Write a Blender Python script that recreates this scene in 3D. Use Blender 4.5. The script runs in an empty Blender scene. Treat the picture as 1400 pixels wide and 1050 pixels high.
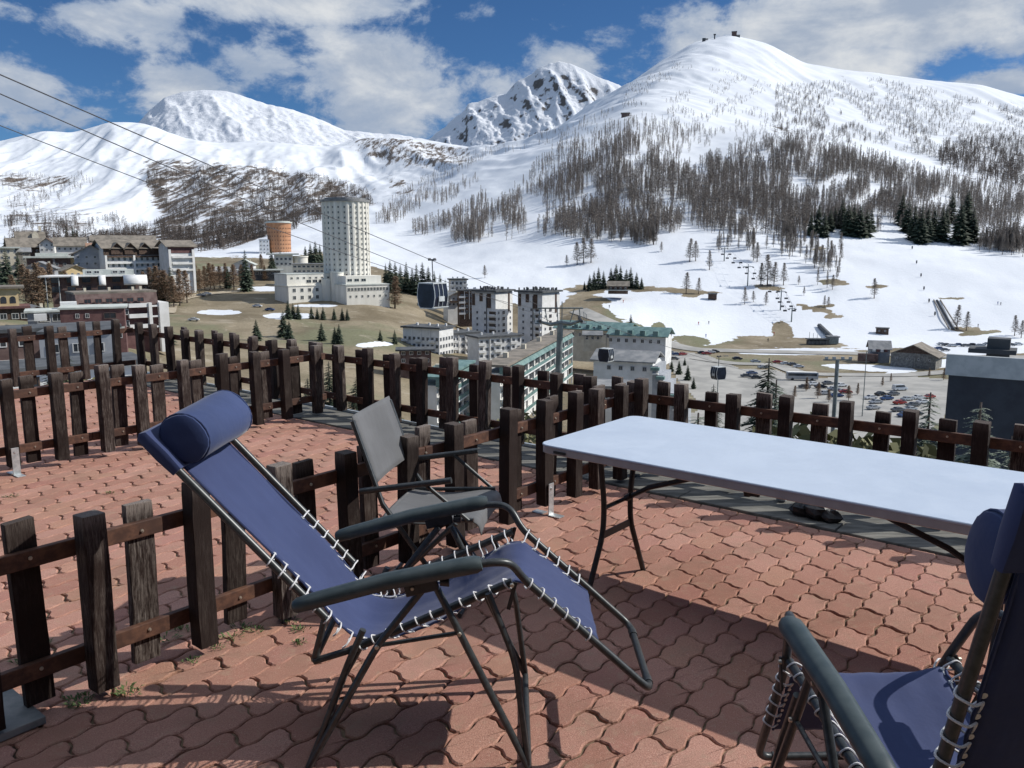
import bpy, bmesh, math, random
import numpy as np
from mathutils import Vector, Matrix
from math import sin, cos, pi, radians, atan2, sqrt
random.seed(7); RNG = np.random.default_rng(11)
SC = bpy.context.scene
COL = SC.collection
# ------------------------------------------------------------------ camera model
F = 1120.0; PITCH = radians(9.4); H = 1.6
CP, SP = cos(PITCH), sin(PITCH)
def ray(x, y):
    u = (x-700)/F; v = (y-525)/F
    return (u, CP - v*SP, -SP - v*CP)
def W(x, y, z=0.0):                       # point at height z seen in direction (x, y)
    r = ray(x, y); t = (z-H)/r[2]
    return Vector((r[0]*t, r[1]*t, z))
def WD(x, y, D):                          # point at distance D (along +Y)
    r = ray(x, y); t = D/r[1]
    return Vector((r[0]*t, D, H+r[2]*t))
def proj(X, Y, Z):
    c = Y*CP - (Z-H)*SP; w = -Y*SP - (Z-H)*CP
    return 700+F*X/c, 525+F*w/c
DV = Vector((.776, -.631, 0)).normalized(); NV = Vector((.631, .776, 0)).normalized()
def DN(d, n, z=0.0): return DV*d + NV*n + Vector((0, 0, z))
ANG_D = atan2(DV.y, DV.x)
# ------------------------------------------------------------------ materials
def new_mat(name):
    m = bpy.data.materials.new(name); m.use_nodes = True
    nt = m.node_tree; b = nt.nodes['Principled BSDF']
    return m, nt, b
def N(nt, t, **kw):
    n = nt.nodes.new(t)
    for k, v in kw.items():
        if hasattr(n, k): setattr(n, k, v)
        else: n.inputs[k.replace('_', ' ')].default_value = v
    return n
def mixc(nt, fac, a, b, blend='MIX'):
    n = nt.nodes.new('ShaderNodeMix'); n.data_type = 'RGBA'; n.blend_type = blend
    for s, v in ((n.inputs[0], fac), (n.inputs[6], a), (n.inputs[7], b)):
        if hasattr(v, 'is_linked') or hasattr(v, 'links'): nt.links.new(v, s)
        elif isinstance(v, (int, float)): s.default_value = v
        else: s.default_value = (*v, 1) if len(v) == 3 else v
    return n.outputs[2]
def noise(nt, scale, detail=4, rough=.55, vec=None, dist=0.0, stretch=None, coord='Object'):
    n = nt.nodes.new('ShaderNodeTexNoise'); n.inputs['Scale'].default_value = scale
    n.inputs['Detail'].default_value = detail; n.inputs['Roughness'].default_value = rough
    n.inputs['Distortion'].default_value = dist
    if vec is None:
        tc = nt.nodes.new('ShaderNodeTexCoord'); vec = tc.outputs[coord]
    if stretch:
        mp = nt.nodes.new('ShaderNodeMapping'); mp.inputs['Scale'].default_value = stretch
        nt.links.new(vec, mp.inputs['Vector']); vec = mp.outputs[0]
    nt.links.new(vec, n.inputs['Vector'])
    return n.outputs['Fac']
def ramp(nt, fac, a, b, ca=0., cb=1.):
    n = nt.nodes.new('ShaderNodeMapRange'); n.interpolation_type = 'SMOOTHSTEP'
    n.inputs[1].default_value = a; n.inputs[2].default_value = b
    n.inputs[3].default_value = ca; n.inputs[4].default_value = cb
    nt.links.new(fac, n.inputs[0]); return n.outputs[0]
def bump(nt, b, h, strength=.4, dist=.01):
    n = nt.nodes.new('ShaderNodeBump'); n.inputs['Strength'].default_value = strength
    n.inputs['Distance'].default_value = dist
    nt.links.new(h, n.inputs['Height']); nt.links.new(n.outputs[0], b.inputs['Normal'])
def noisy(name, c1, c2, scale=8, rough=.7, metal=0., a=.35, b_=.65, stretch=None, bmp=.0, bd=.01, detail=5, spec=None, coord='Object', sheen=0):
    m, nt, b = new_mat(name)
    f = noise(nt, scale, detail, .6, stretch=stretch, coord=coord)
    c = mixc(nt, ramp(nt, f, a, b_), c1, c2)
    nt.links.new(c, b.inputs['Base Color'])
    b.inputs['Roughness'].default_value = rough; b.inputs['Metallic'].default_value = metal
    if spec is not None: b.inputs['Specular IOR Level'].default_value = spec
    if bmp: bump(nt, b, f, bmp, bd)
    return m
M = {}
def wood(name, dark, grey, amt):
    m, nt, b = new_mat(name)
    tc = nt.nodes.new('ShaderNodeTexCoord'); o0 = nt.nodes.new('ShaderNodeObjectInfo'); va = nt.nodes.new('ShaderNodeVectorMath'); va.operation = 'MULTIPLY_ADD'
    va.inputs[1].default_value = (1, 1, 1); nt.links.new(tc.outputs['Object'], va.inputs[0]); sc_ = nt.nodes.new('ShaderNodeMath'); sc_.operation = 'MULTIPLY'; sc_.inputs[1].default_value = 37
    nt.links.new(o0.outputs['Random'], sc_.inputs[0]); nt.links.new(sc_.outputs[0], va.inputs[2]); vv = va.outputs[0]
    f = noise(nt, 10, 7, .7, vv, .6, stretch=(12, 12, .7)); g = noise(nt, 4, 5, .65, vv, stretch=(1, 1, .6))
    fine = noise(nt, 40, 5, .75, vv, .4, stretch=(9, 9, .35))
    c = mixc(nt, ramp(nt, f, .38, .66), dark, grey)
    c2 = mixc(nt, ramp(nt, g, .45 - amt*.2, .75 - amt*.2), dark, c)
    c3 = mixc(nt, ramp(nt, fine, .52, .64), c2, tuple(x*.55 for x in dark))
    sz = nt.nodes.new('ShaderNodeSeparateXYZ'); nt.links.new(tc.outputs['Object'], sz.inputs[0]); tp = mixc(nt, ramp(nt, sz.outputs[2], .90, 1.0), (0, 0, 0), (1, 1, 1)); tm = mixc(nt, 1.0, tp, ramp(nt, fine, .35, .6), 'MULTIPLY'); c3 = mixc(nt, tm, c3, tuple(x*1.5 for x in grey))
    oi = nt.nodes.new('ShaderNodeObjectInfo')
    c4 = mixc(nt, ramp(nt, oi.outputs['Random'], 0, 1, 0, .45), c3, tuple(x*1.6+.008 for x in dark))
    nt.links.new(c4, b.inputs['Base Color'])
    b.inputs['Roughness'].default_value = .8; b.inputs['Specular IOR Level'].default_value = .25
    bump(nt, b, fine, .8, .005); return m
M['wood'] = wood('stained_wood', (.013, .0065, .005), (.085, .07, .062), .35)
M['wood2'] = wood('stained_wood_worn', (.018, .009, .007), (.17, .145, .13), .8)
def railwood():
    m, nt, b = new_mat('rail_wood')
    f = noise(nt, 3, 6, .65, stretch=(1.2, 9, 9)); g = noise(nt, 2.2, 3, .6)
    c = mixc(nt, ramp(nt, f, .35, .7), (.05, .02, .012), (.125, .056, .032))
    c = mixc(nt, ramp(nt, g, .5, .68), c, (.045, .02, .013))
    nt.links.new(c, b.inputs['Base Color']); b.inputs['Roughness'].default_value = .7
    bump(nt, b, f, .3, .003); return m
M['rail'] = railwood()
M['galv'] = noisy('galvanised_steel', (.42, .45, .46), (.6, .62, .63), 30, .45, .7)
M['bolt'] = noisy('bolt_steel', (.4, .36, .3), (.62, .58, .5), 60, .4, .8)
def paver_mat():
    m, nt, b = new_mat('red_concrete_paver')
    at = nt.nodes.new('ShaderNodeAttribute'); at.attribute_name = 'tone'
    sp = nt.nodes.new('ShaderNodeSeparateColor'); nt.links.new(at.outputs['Color'], sp.inputs[0])
    c = mixc(nt, sp.outputs[0], (.36, .178, .132), (.53, .30, .238))
    c = mixc(nt, ramp(nt, sp.outputs[1], .80, 1., 0, .6), c, (.48, .27, .18))
    c = mixc(nt, ramp(nt, sp.outputs[1], .2, 0., 0, .5), c, (.38, .17, .15))
    g = noise(nt, 220, 4, .75); c = mixc(nt, ramp(nt, g, .35, .65, 0, .75), c, (.24, .115, .085))
    sparkle = noise(nt, 330, 2, .5); c = mixc(nt, ramp(nt, sparkle, .68, .73), c, (.78, .64, .54)); grit = noise(nt, 70, 6, .8); c = mixc(nt, ramp(nt, grit, .56, .7, 0, .6), c, (.60, .36, .27)); pit = noise(nt, 120, 3, .7); c = mixc(nt, ramp(nt, pit, .66, .72), c, (.12, .06, .045))
    dirt = noise(nt, 2.2, 6, .7); c = mixc(nt, ramp(nt, dirt, .45, .7, 0, .5), c, (.22, .14, .10))
    d2 = noise(nt, 14, 5, .7); c = mixc(nt, ramp(nt, d2, .52, .7, 0, .55), c, (.34, .235, .17))
    nt.links.new(c, b.inputs['Base Color']); b.inputs['Roughness'].default_value = .88
    b.inputs['Specular IOR Level'].default_value = .25
    bump(nt, b, g, .9, .003); return m
M['paver'] = paver_mat()
M['sand'] = noisy('joint_sand', (.05, .032, .02), (.22, .16, .10), 9, .95, bmp=.8, bd=.01, detail=9)
M['kerb'] = noisy('weathered_kerb', (.075, .075, .068), (.17, .165, .15), 3.2, .85, bmp=.5, bd=.02, stretch=(1, 6, 1))
M['slab'] = noisy('grey_concrete', (.15, .16, .16), (.25, .25, .24), 9, .85, bmp=.3)
def fabric(name, c1, c2, rough=.75, weave=420):
    m, nt, b = new_mat(name)
    f = noise(nt, 3.5, 5, .6); c = mixc(nt, ramp(nt, f, .3, .7), c1, c2)
    tc = nt.nodes.new('ShaderNodeTexCoord'); wv = []
    for ax in ('X', 'Y'):
        w = nt.nodes.new('ShaderNodeTexWave'); w.bands_direction = ax; w.inputs['Scale'].default_value = weave
        nt.links.new(tc.outputs['UV'], w.inputs['Vector']); wv.append(w.outputs['Fac'])
    mu = nt.nodes.new('ShaderNodeMath'); mu.operation = 'MULTIPLY'
    nt.links.new(wv[0], mu.inputs[0]); nt.links.new(wv[1], mu.inputs[1])
    c = mixc(nt, ramp(nt, mu.outputs[0], 0, 1, .0, .3), c, tuple(x*1.5+.004 for x in c2))
    streak = noise(nt, 6, 4, .6, stretch=(1.5, 9, 1.5)); c = mixc(nt, ramp(nt, streak, .5, .8, 0, .3), c, tuple(x*1.35+.008 for x in c2))
    nt.links.new(c, b.inputs['Base Color']); b.inputs['Roughness'].default_value = rough
    b.inputs['Sheen Weight'].default_value = .15; b.inputs['Specular IOR Level'].default_value = .25
    fn = noise(nt, 9, 4, .6); bump(nt, b, fn, .25, .012)
    return m
M['blue'] = fabric('blue_sling_fabric', (.022, .034, .098), (.029, .044, .120))
M['navy'] = fabric('navy_pillow_fabric', (.020, .036, .105), (.028, .048, .135))
M['greyfab'] = fabric('grey_sling_fabric', (.085, .088, .093), (.115, .118, .125))
M['tube'] = noisy('graphite_powder_coat', (.035, .04, .043), (.055, .06, .063), 60, .38, .35)
M['plast'] = noisy('slate_plastic', (.032, .047, .052), (.05, .066, .07), 20, .42, spec=.4, bmp=.08, bd=.002)
M['blackp'] = noisy('black_plastic', (.010, .010, .012), (.022, .022, .024), 40, .45)
M['cord'] = noisy('elastic_cord', (.5, .5, .52), (.7, .7, .71), 200, .6)
def tabletop_mat():
    m, nt, b = new_mat('white_tabletop'); n1 = noise(nt, 2.5, 6, .65); n2 = noise(nt, 260, 3, .6); n3 = noise(nt, 18, 8, .75, stretch=(1, 5, 1)); n4 = noise(nt, 6, 7, .7)
    c = mixc(nt, ramp(nt, n1, .35, .65), (.435, .505, .61), (.46, .53, .635)); c = mixc(nt, ramp(nt, n3, .63, .72, 0, .18), c, (.36, .40, .46)); c = mixc(nt, ramp(nt, n4, .62, .70, 0, .12), c, (.34, .37, .40))  # blue of the reflected sky is put into the white top's base colour
    nt.links.new(c, b.inputs['Base Color']); nt.links.new(ramp(nt, n4, .4, .65, .36, .55), b.inputs['Roughness']); bump(nt, b, n2, .35, .0015); return m
M['white_hdpe_'] = noisy('white_tabletop', (.43, .50, .60), (.475, .545, .645), 2.5, .42, bmp=.1, bd=.002)
M['white_hdpe'] = tabletop_mat()
M['table_edge'] = noisy('grey_table_edge', (.34, .31, .31), (.40, .37, .37), 9, .6)
# town / landscape materials
M['wwall'] = noisy('white_render', (.62, .62, .60), (.74, .74, .73), .35, .85)
M['cwall'] = noisy('cream_render', (.50, .45, .35), (.62, .57, .46), .4, .85)
M['ywall'] = noisy('yellow_render', (.55, .42, .22), (.66, .52, .30), .5, .85)
M['gwall'] = noisy('grey_render', (.27, .29, .32), (.38, .40, .43), .4, .85)
M['conc'] = noisy('pale_concrete', (.66, .64, .57), (.78, .76, .69), .25, .85, stretch=(1, 1, .2))
M['orange'] = noisy('orange_render', (.40, .19, .095), (.50, .26, .14), .3, .85, stretch=(1, 1, .25))
M['brown'] = noisy('brown_cladding', (.085, .05, .045), (.15, .10, .09), .6, .8)
M['maroon'] = noisy('maroon_cladding', (.10, .045, .045), (.15, .075, .07), .7, .8)
M['timber'] = noisy('dark_timber', (.05, .03, .022), (.11, .07, .05), 1.5, .8)
M['roofb'] = noisy('brown_roof', (.13, .115, .095), (.23, .20, .165), .35, .85)
M['roofo'] = noisy('rusty_roof', (.24, .14, .09), (.32, .2, .14), .35, .85)
M['roofg'] = noisy('grey_roof', (.16, .17, .18), (.27, .27, .27), .35, .8)
M['roofl'] = noisy('light_roof', (.42, .45, .42), (.55, .57, .53), .4, .75)
M['roofd'] = noisy('dark_roof', (.05, .055, .06), (.10, .105, .11), .5, .8)
M['teal'] = noisy('teal_roof', (.085, .16, .155), (.16, .255, .24), .5, .6)
M['glass'] = noisy('window_glass', (.015, .02, .027), (.05, .06, .075), .3, .15, spec=.7)
M['wframe'] = noisy('window_frame', (.55, .55, .54), (.65, .65, .64), 3, .7)
M['stone'] = noisy('grey_stone', (.13, .13, .12), (.25, .24, .22), 1.2, .9)
M['sandtrack'] = noisy('sandy_track', (.30, .25, .18), (.42, .36, .27), .3, .9)
M['road'] = noisy('asphalt', (.26, .255, .24), (.36, .35, .325), .12, .9)
M['dwall'] = noisy('dark_blue_cladding', (.012, .016, .026), (.022, .028, .04), 1.2, .6)
M['fascia'] = noisy('pale_grey_fascia', (.30, .325, .33), (.38, .40, .405), 2, .6)
M['bark'] = noisy('bark', (.07, .052, .04), (.13, .10, .085), 6, .9)
M['larch'] = noisy('bare_larch_twigs', (.165, .14, .12), (.34, .295, .255), 2.5, .9, coord='Object')
M['larchw'] = noisy('warm_larch_twigs', (.19, .125, .08), (.32, .225, .15), 2.5, .9)
M['fardark'] = noisy('far_bare_woodland', (.06, .048, .042), (.15, .12, .10), .15, .9)
M['fir'] = noisy('fir_needles', (.018, .032, .018), (.05, .07, .038), 1.4, .8)
M['frost'] = noisy('pale_spruce_needles', (.09, .12, .08), (.30, .33, .27), 3, .8)
M['shrub'] = noisy('olive_shrub', (.10, .10, .045), (.2, .19, .09), 3, .85)
M['steel'] = noisy('painted_steel', (.13, .155, .155), (.22, .25, .25), 1.5, .5, .3)
M['wire'] = noisy('steel_cable', (.05, .05, .055), (.09, .09, .1), 2, .5, .4)
M['cab_dark'] = noisy('tinted_cabin_glass', (.008, .011, .022), (.018, .024, .045), 1, .3, spec=.25)
M['cab_white'] = noisy('cabin_white_paint', (.40, .42, .42), (.52, .54, .54), 3, .4)
M['umb'] = noisy('dark_rubber', (.012, .012, .012), (.03, .03, .03), 10, .7)
M['weed'] = noisy('weed_leaf', (.05, .09, .025), (.11, .16, .05), 30, .8)
M['skin'] = noisy('skin', (.45, .28, .2), (.5, .32, .23), 5, .6)
for nm, c in (('white', (.65, .66, .66)), ('silver', (.36, .38, .4)), ('black', (.02, .02, .024)), ('blue', (.05, .09, .2)), ('red', (.3, .04, .03)), ('grey', (.12, .125, .13))):
    M['car_'+nm] = noisy('car_paint_'+nm, tuple(x*.85 for x in c), c, 3, .25, .1, spec=.6)
for nm, c in (('red', (.5, .05, .04)), ('blue', (.05, .1, .35)), ('black', (.02, .02, .03)), ('yellow', (.6, .4, .05))):
    M['ski_'+nm] = noisy('ski_suit_'+nm, tuple(x*.8 for x in c), c, 3, .8)
# ------------------------------------------------------------------ mesh builder
class MB:
    def __init__(s): s.v = []; s.f = []; s.m = []; s.uv = None
    def add(s, vs, fs, mi=0):
        o = len(s.v); s.v += [tuple(q) for q in vs]
        s.f += [tuple(i+o for i in f) for f in fs]; s.m += [mi]*len(fs)
    def box(s, c, d, mi=0, rot=None, ch=0.0):
        x, y, z = d[0]/2, d[1]/2, d[2]/2
        R = rot if rot is not None else Matrix.Identity(3)
        c = Vector(c)
        if ch <= 0:
            vs = [c + R @ Vector((a*x, b*y, e*z)) for e in (-1, 1) for b in (-1, 1) for a in (-1, 1)]
            s.add(vs, [(0, 2, 3, 1), (4, 5, 7, 6), (0, 1, 5, 4), (2, 6, 7, 3), (0, 4, 6, 2), (1, 3, 7, 5)], mi)
        else:
            bm = bmesh.new(); bmesh.ops.create_cube(bm, size=1)
            for v in bm.verts: v.co = Vector((v.co.x*d[0], v.co.y*d[1], v.co.z*d[2]))
            bmesh.ops.bevel(bm, geom=bm.edges[:], offset=ch, segments=2, profile=.6, affect='EDGES')
            vs = [c + R @ v.co for v in bm.verts]; s.add(vs, [tuple(v.index for v in f.verts) for f in bm.faces], mi); bm.free()
    def tube(s, pts, r, n=8, mi=0, caps=True):
        pts = [Vector(p) for p in pts]; rs = r if isinstance(r, (list, tuple)) else [r]*len(pts)
        o = len(s.v); prev = None
        for i, p in enumerate(pts):
            t = (pts[min(i+1, len(pts)-1)] - pts[max(i-1, 0)]).normalized()
            if prev is None:
                a = Vector((0, 0, 1)) if abs(t.z) < .9 else Vector((1, 0, 0)); u = t.cross(a).normalized()
            else:
                u = (prev - t*prev.dot(t)).normalized()
            prev = u; w = t.cross(u)
            for k in range(n):
                an = 2*pi*k/n; s.v.append(tuple(p + (u*cos(an) + w*sin(an))*rs[i]))
        for i in range(len(pts)-1):
            for k in range(n):
                a = o+i*n+k; b = o+i*n+(k+1) % n
                s.f.append((a, b, b+n, a+n)); s.m.append(mi)
        if caps:
            s.f.append(tuple(o+k for k in range(n))[::-1]); s.m.append(mi)
            e = o+(len(pts)-1)*n; s.f.append(tuple(e+k for k in range(n))); s.m.append(mi)
    def cyl(s, p0, p1, r0, r1=None, n=12, mi=0): s.tube([p0, p1], [r0, r0 if r1 is None else r1], n, mi)
    def prism(s, poly, y0, y1, mi=0):            # poly in (x, z), extruded along y
        n = len(poly)
        vs = [(x, y0, z) for x, z in poly] + [(x, y1, z) for x, z in poly]
        s.add(vs, [tuple(range(n)), tuple(range(n, 2*n))[::-1]] + [(i, i+n, (i+1) % n+n, (i+1) % n) for i in range(n)], mi)
    def build(s, name, mats, parent=None, smooth=False, loc=None, rot=0):
        me = bpy.data.meshes.new(name); me.from_pydata(s.v, [], s.f)
        mats = mats if isinstance(mats, (list, tuple)) else [mats]
        for m in mats: me.materials.append(M[m] if isinstance(m, str) else m)
        if len(mats) > 1: me.polygons.foreach_set('material_index', s.m)
        bm = bmesh.new(); bm.from_mesh(me); bmesh.ops.recalc_face_normals(bm, faces=bm.faces[:]); bm.to_mesh(me); bm.free()
        if smooth:
            me.polygons.foreach_set('use_smooth', [True]*len(me.polygons))
            try: me.set_sharp_from_angle(angle=radians(40))
            except Exception: pass
        o = bpy.data.objects.new(name, me); COL.objects.link(o)
        if parent is not None: o.parent = parent
        if loc is not None: o.location = loc
        if rot: o.rotation_euler[2] = rot
        return o
def empty(name, loc=(0, 0, 0), rz=0):
    o = bpy.data.objects.new(name, None); COL.objects.link(o); o.location = loc; o.rotation_euler[2] = rz
    o.empty_display_size = .2; return o
def tag(o, label=None, cat=None, group=None, kind=None):
    if label: o['label'] = label
    if cat: o['category'] = cat
    if group: o['group'] = group
    if kind: o['kind'] = kind
    return o
CHILDREN = {}
def copy_tree(o, parent=None):
    c = o.copy(); COL.objects.link(c)
    if parent is not None: c.parent = parent
    for ch in list(o.children): copy_tree(ch, c)
    return c
def catmull(P, k=8):
    P = [Vector(p) for p in P]; out = []
    Q = [P[0]*2-P[1]] + P + [P[-1]*2-P[-2]]
    for i in range(1, len(Q)-2):
        for j in range(k):
            t = j/k; a, b, c, d = Q[i-1], Q[i], Q[i+1], Q[i+2]
            out.append(.5*((2*b) + (c-a)*t + (2*a-5*b+4*c-d)*t*t + (3*b-a-3*c+d)*t*t*t))
    out.append(P[-1]); return out
def roundcorners(P, r=.05, k=5):
    P = [Vector(p) for p in P]; out = [P[0]]
    for i in range(1, len(P)-1):
        a, b, c = P[i-1], P[i], P[i+1]
        ra = min(r, (a-b).length*.45); rc = min(r, (c-b).length*.45)
        p, q = b+(a-b).normalized()*ra, b+(c-b).normalized()*rc
        for j in range(k+1):
            t = j/k; out.append(p*(1-t)**2 + b*2*t*(1-t) + q*t*t)
    out.append(P[-1]); return out
# ------------------------------------------------------------------ terrace paving
def wavef(x): return sin(x) + .22*sin(3*x)
def wavee(x): return math.tanh(2.4*sin(x))
def build_pavers():
    Wd, L = .123, .246; A, B = .0078, .0105
    def warp(s, t):
        return s + B*wavee(2*pi*t/Wd), t + A*wavef(2*pi*s/(L/2))
    V = []; Fc = []; T = []
    sm = []
    r0, r1 = int(-10.35/Wd), int(4.15/Wd)
    for r in range(r0, r1):
        t0 = r*Wd; off = (r % 2)*L/2
        for c in range(-6, 20):
            s0 = c*L + off
            if s0 + L > 4.63 or s0 < -.2: 
                if s0 > 4.6 or s0 < -.2: continue
            p = DN(t0+Wd/2, s0+L/2)
            if p.y < 1.2: continue
            px, py = proj(p.x, p.y, 0)
            if not (-500 < px < 2500 and py < 1700): continue
            # outline in (s, t)
            g = .0032; pts = []
            s1 = min(s0+L, 4.64); K = 12; Kc = 8
            if s1 - s0 < .03: continue
            for i in range(K): pts.append((s0+(s1-s0)*i/K, t0))
            for i in range(Kc): pts.append((s1, t0+Wd*i/Kc))
            for i in range(K): pts.append((s1-(s1-s0)*i/K, t0+Wd))
            for i in range(Kc): pts.append((s0, t0+Wd-Wd*i/Kc))
            wp = [warp(*q) if q[0] < 4.635 else (q[0], warp(*q)[1]) for q in pts]
            cs = sum(q[0] for q in wp)/len(wp); ct = sum(q[1] for q in wp)/len(wp)
            n = len(wp); o = len(V)
            zj = random.gauss(0, .0012); ta, tb = random.gauss(0, .010), random.gauss(0, .006)
            gg = g*random.uniform(.45, 1.5); cw = [random.uniform(0, .0035) if (K-1 <= i <= K+Kc+1 or i >= 2*K+Kc-1) else random.uniform(0, .0007) for i in range(n)]
            for inset, dz in ((gg, -.02), (gg, -.0045), (gg+.0045, 0.)):
                for i in range(n):
                    a = wp[i-1]; b = wp[(i+1) % n]; q = wp[i]
                    tx, ty = b[0]-a[0], b[1]-a[1]; l = sqrt(tx*tx+ty*ty)+1e-9
                    nx, ny = -ty/l, tx/l
                    jj = random.uniform(-.0011, .0011); qs, qt = q[0]+nx*(inset+jj+cw[i]), q[1]+ny*(inset+jj+cw[i])
                    z = zj + dz + (qs-cs)*tb + (qt-ct)*ta
                    w = DN(qt, qs, z); V.append((w.x, w.y, w.z))
            for k in range(2):
                for i in range(n):
                    j = (i+1) % n; Fc.append((o+k*n+i, o+k*n+j, o+(k+1)*n+j, o+(k+1)*n+i))
            wc = DN(ct, cs, zj); V.append((wc.x, wc.y, wc.z))
            for i in range(n): Fc.append((o+2*n+i, o+2*n+(i+1) % n, o+3*n))
            tone = (random.random(), random.random(), 0, 1); T += [tone]*(3*n+1)
    me = bpy.data.meshes.new('terrace_paving'); me.from_pydata(V, [], Fc)
    at = me.color_attributes.new('tone', 'FLOAT_COLOR', 'POINT')
    at.data.foreach_set('color', np.array(T, dtype=np.float32).ravel())
    me.materials.append(M['paver'])
    o = bpy.data.objects.new('terrace_paving', me); COL.objects.link(o); tag(o, kind='structure')
    bmm = bmesh.new(); bmm.from_mesh(me); bmesh.ops.recalc_face_normals(bmm, faces=bmm.faces[:]); bmm.to_mesh(me); bmm.free()
build_pavers()
b = MB()
R3 = Matrix.Rotation(ANG_D, 3, 'Z')
def dnbox(mb, d0, d1, n0, n1, z0, z1, mi=0, ch=0.0):
    c = DN((d0+d1)/2, (n0+n1)/2, (z0+z1)/2)
    mb.box(c, (abs(d1-d0), abs(n1-n0), abs(z1-z0)), mi, R3, ch)
dnbox(b, -10.42, 4.2, -.9, 4.66, -.3, -.011); b.build('terrace_bed', 'sand'); tag(bpy.data.objects['terrace_bed'], kind='structure')
b = MB()
for k in range(15):
    d0 = -10.4 + k*1.0; dnbox(b, d0+.004, d0+.996, 4.664, 4.86, -.28, .004 + (k % 3)*.002, 0, .008)
for k in range(12):
    d0 = -10.4 + k*1.25; dnbox(b, d0+.006, d0+1.244, 4.865, 5.17, -.28, -.012 + (k % 2)*.003, 0, .01)
o = b.build('terrace_kerb', 'kerb'); tag(o, kind='structure')
b = MB(); dnbox(b, -10.5, 4.4, 5.172, 5.20, -.1, .016); o = b.build('edge_flashing', 'galv'); tag(o, 'thin pale metal flashing strip along the outer terrace edge', 'metal strip')
b = MB(); dnbox(b, -10.5, 4.4, -2.0, 5.16, -12, -.301, 0); o = b.build('terrace_building_wall', 'slab'); tag(o, kind='structure')
# weeds in the joints
b = MB()
for (px, py, sc) in [(205,868,1),(225,875,1.1),(250,862,.8),(262,905,.7),(196,893,.9),(318,872,1),(330,858,.9),(395,850,1),(412,862,.8),(171,945,1),(176,950,.8),(105,960,1.1),(112,965,.9),(120,952,.7),(30,905,.8),(60,880,.7),(12,680,1),(150,675,.6),(505,772,.9),(408,880,.6),(352,862,.8),(295,885,.7)]:
    p0 = W(px, py)
    for k in range(26):
        a = random.uniform(0, 2*pi); r = random.uniform(.0, .035)*sc; l = random.uniform(.012, .03)*sc
        p = p0 + Vector((cos(a)*r*1.4, sin(a)*r, 0)); q = p + Vector((cos(a)*l, sin(a)*l, random.uniform(.004, .018)))
        s_ = Vector((-sin(a), cos(a), 0))*random.uniform(.002, .005); mid = (p+q)/2 + Vector((0, 0, .006))
        b.add([p, mid+s_, q, mid-s_], [(0, 1, 2, 3)])
o = b.build('joint_weeds', 'weed'); tag(o, 'tiny green weeds growing in the paving joints', 'weeds', kind='stuff')
# ------------------------------------------------------------------ fences
_post = {}
def post_mesh(kind):
    kind, var = kind
    if (kind, var) in _post: return _post[(kind, var)]
    mb = MB(); 
    if kind == 'post': mb.box((0, 0, .5), (.074, .078, 1), 0, None, .0035)
    elif kind == 'picket': mb.box((0, 0, .5), (.034, .098, 1), 0, None, .004)
    q = random.Random(var*7+len(kind)); bx, by = q.uniform(-.004, .004), q.uniform(-.004, .004); tw = q.uniform(-.06, .06)
    bm = bmesh.new(); me0 = bpy.data.meshes.new('t'); me0.from_pydata(mb.v, [], mb.f); bm.from_mesh(me0); bmesh.ops.bisect_plane(bm, geom=bm.verts[:]+bm.edges[:]+bm.faces[:], plane_co=(0, 0, .5), plane_no=(0, 0, 1))
    for zz in (.2, .35, .65, .8, .93): bmesh.ops.bisect_plane(bm, geom=bm.verts[:]+bm.edges[:]+bm.faces[:], plane_co=(0, 0, zz), plane_no=(0, 0, 1))
    for v in bm.verts:
        z = v.co.z; w = 4*z*(1-z); v.co.x += bx*w + q.uniform(-.0012, .0012); v.co.y += by*w + q.uniform(-.0012, .0012)
        if z > .94: v.co.z += q.uniform(-.003, .002) + v.co.x*tw*1.5 + v.co.y*tw*1.5
        if z > .97: v.co.x *= q.uniform(.97, 1.0); v.co.y *= q.uniform(.97, 1.0)
    me = bpy.data.meshes.new(kind); bm.to_mesh(me); bm.free(); me.materials.append(M['wood' if var % 3 else 'wood2']); _post[(kind, var)] = me; return me
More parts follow.
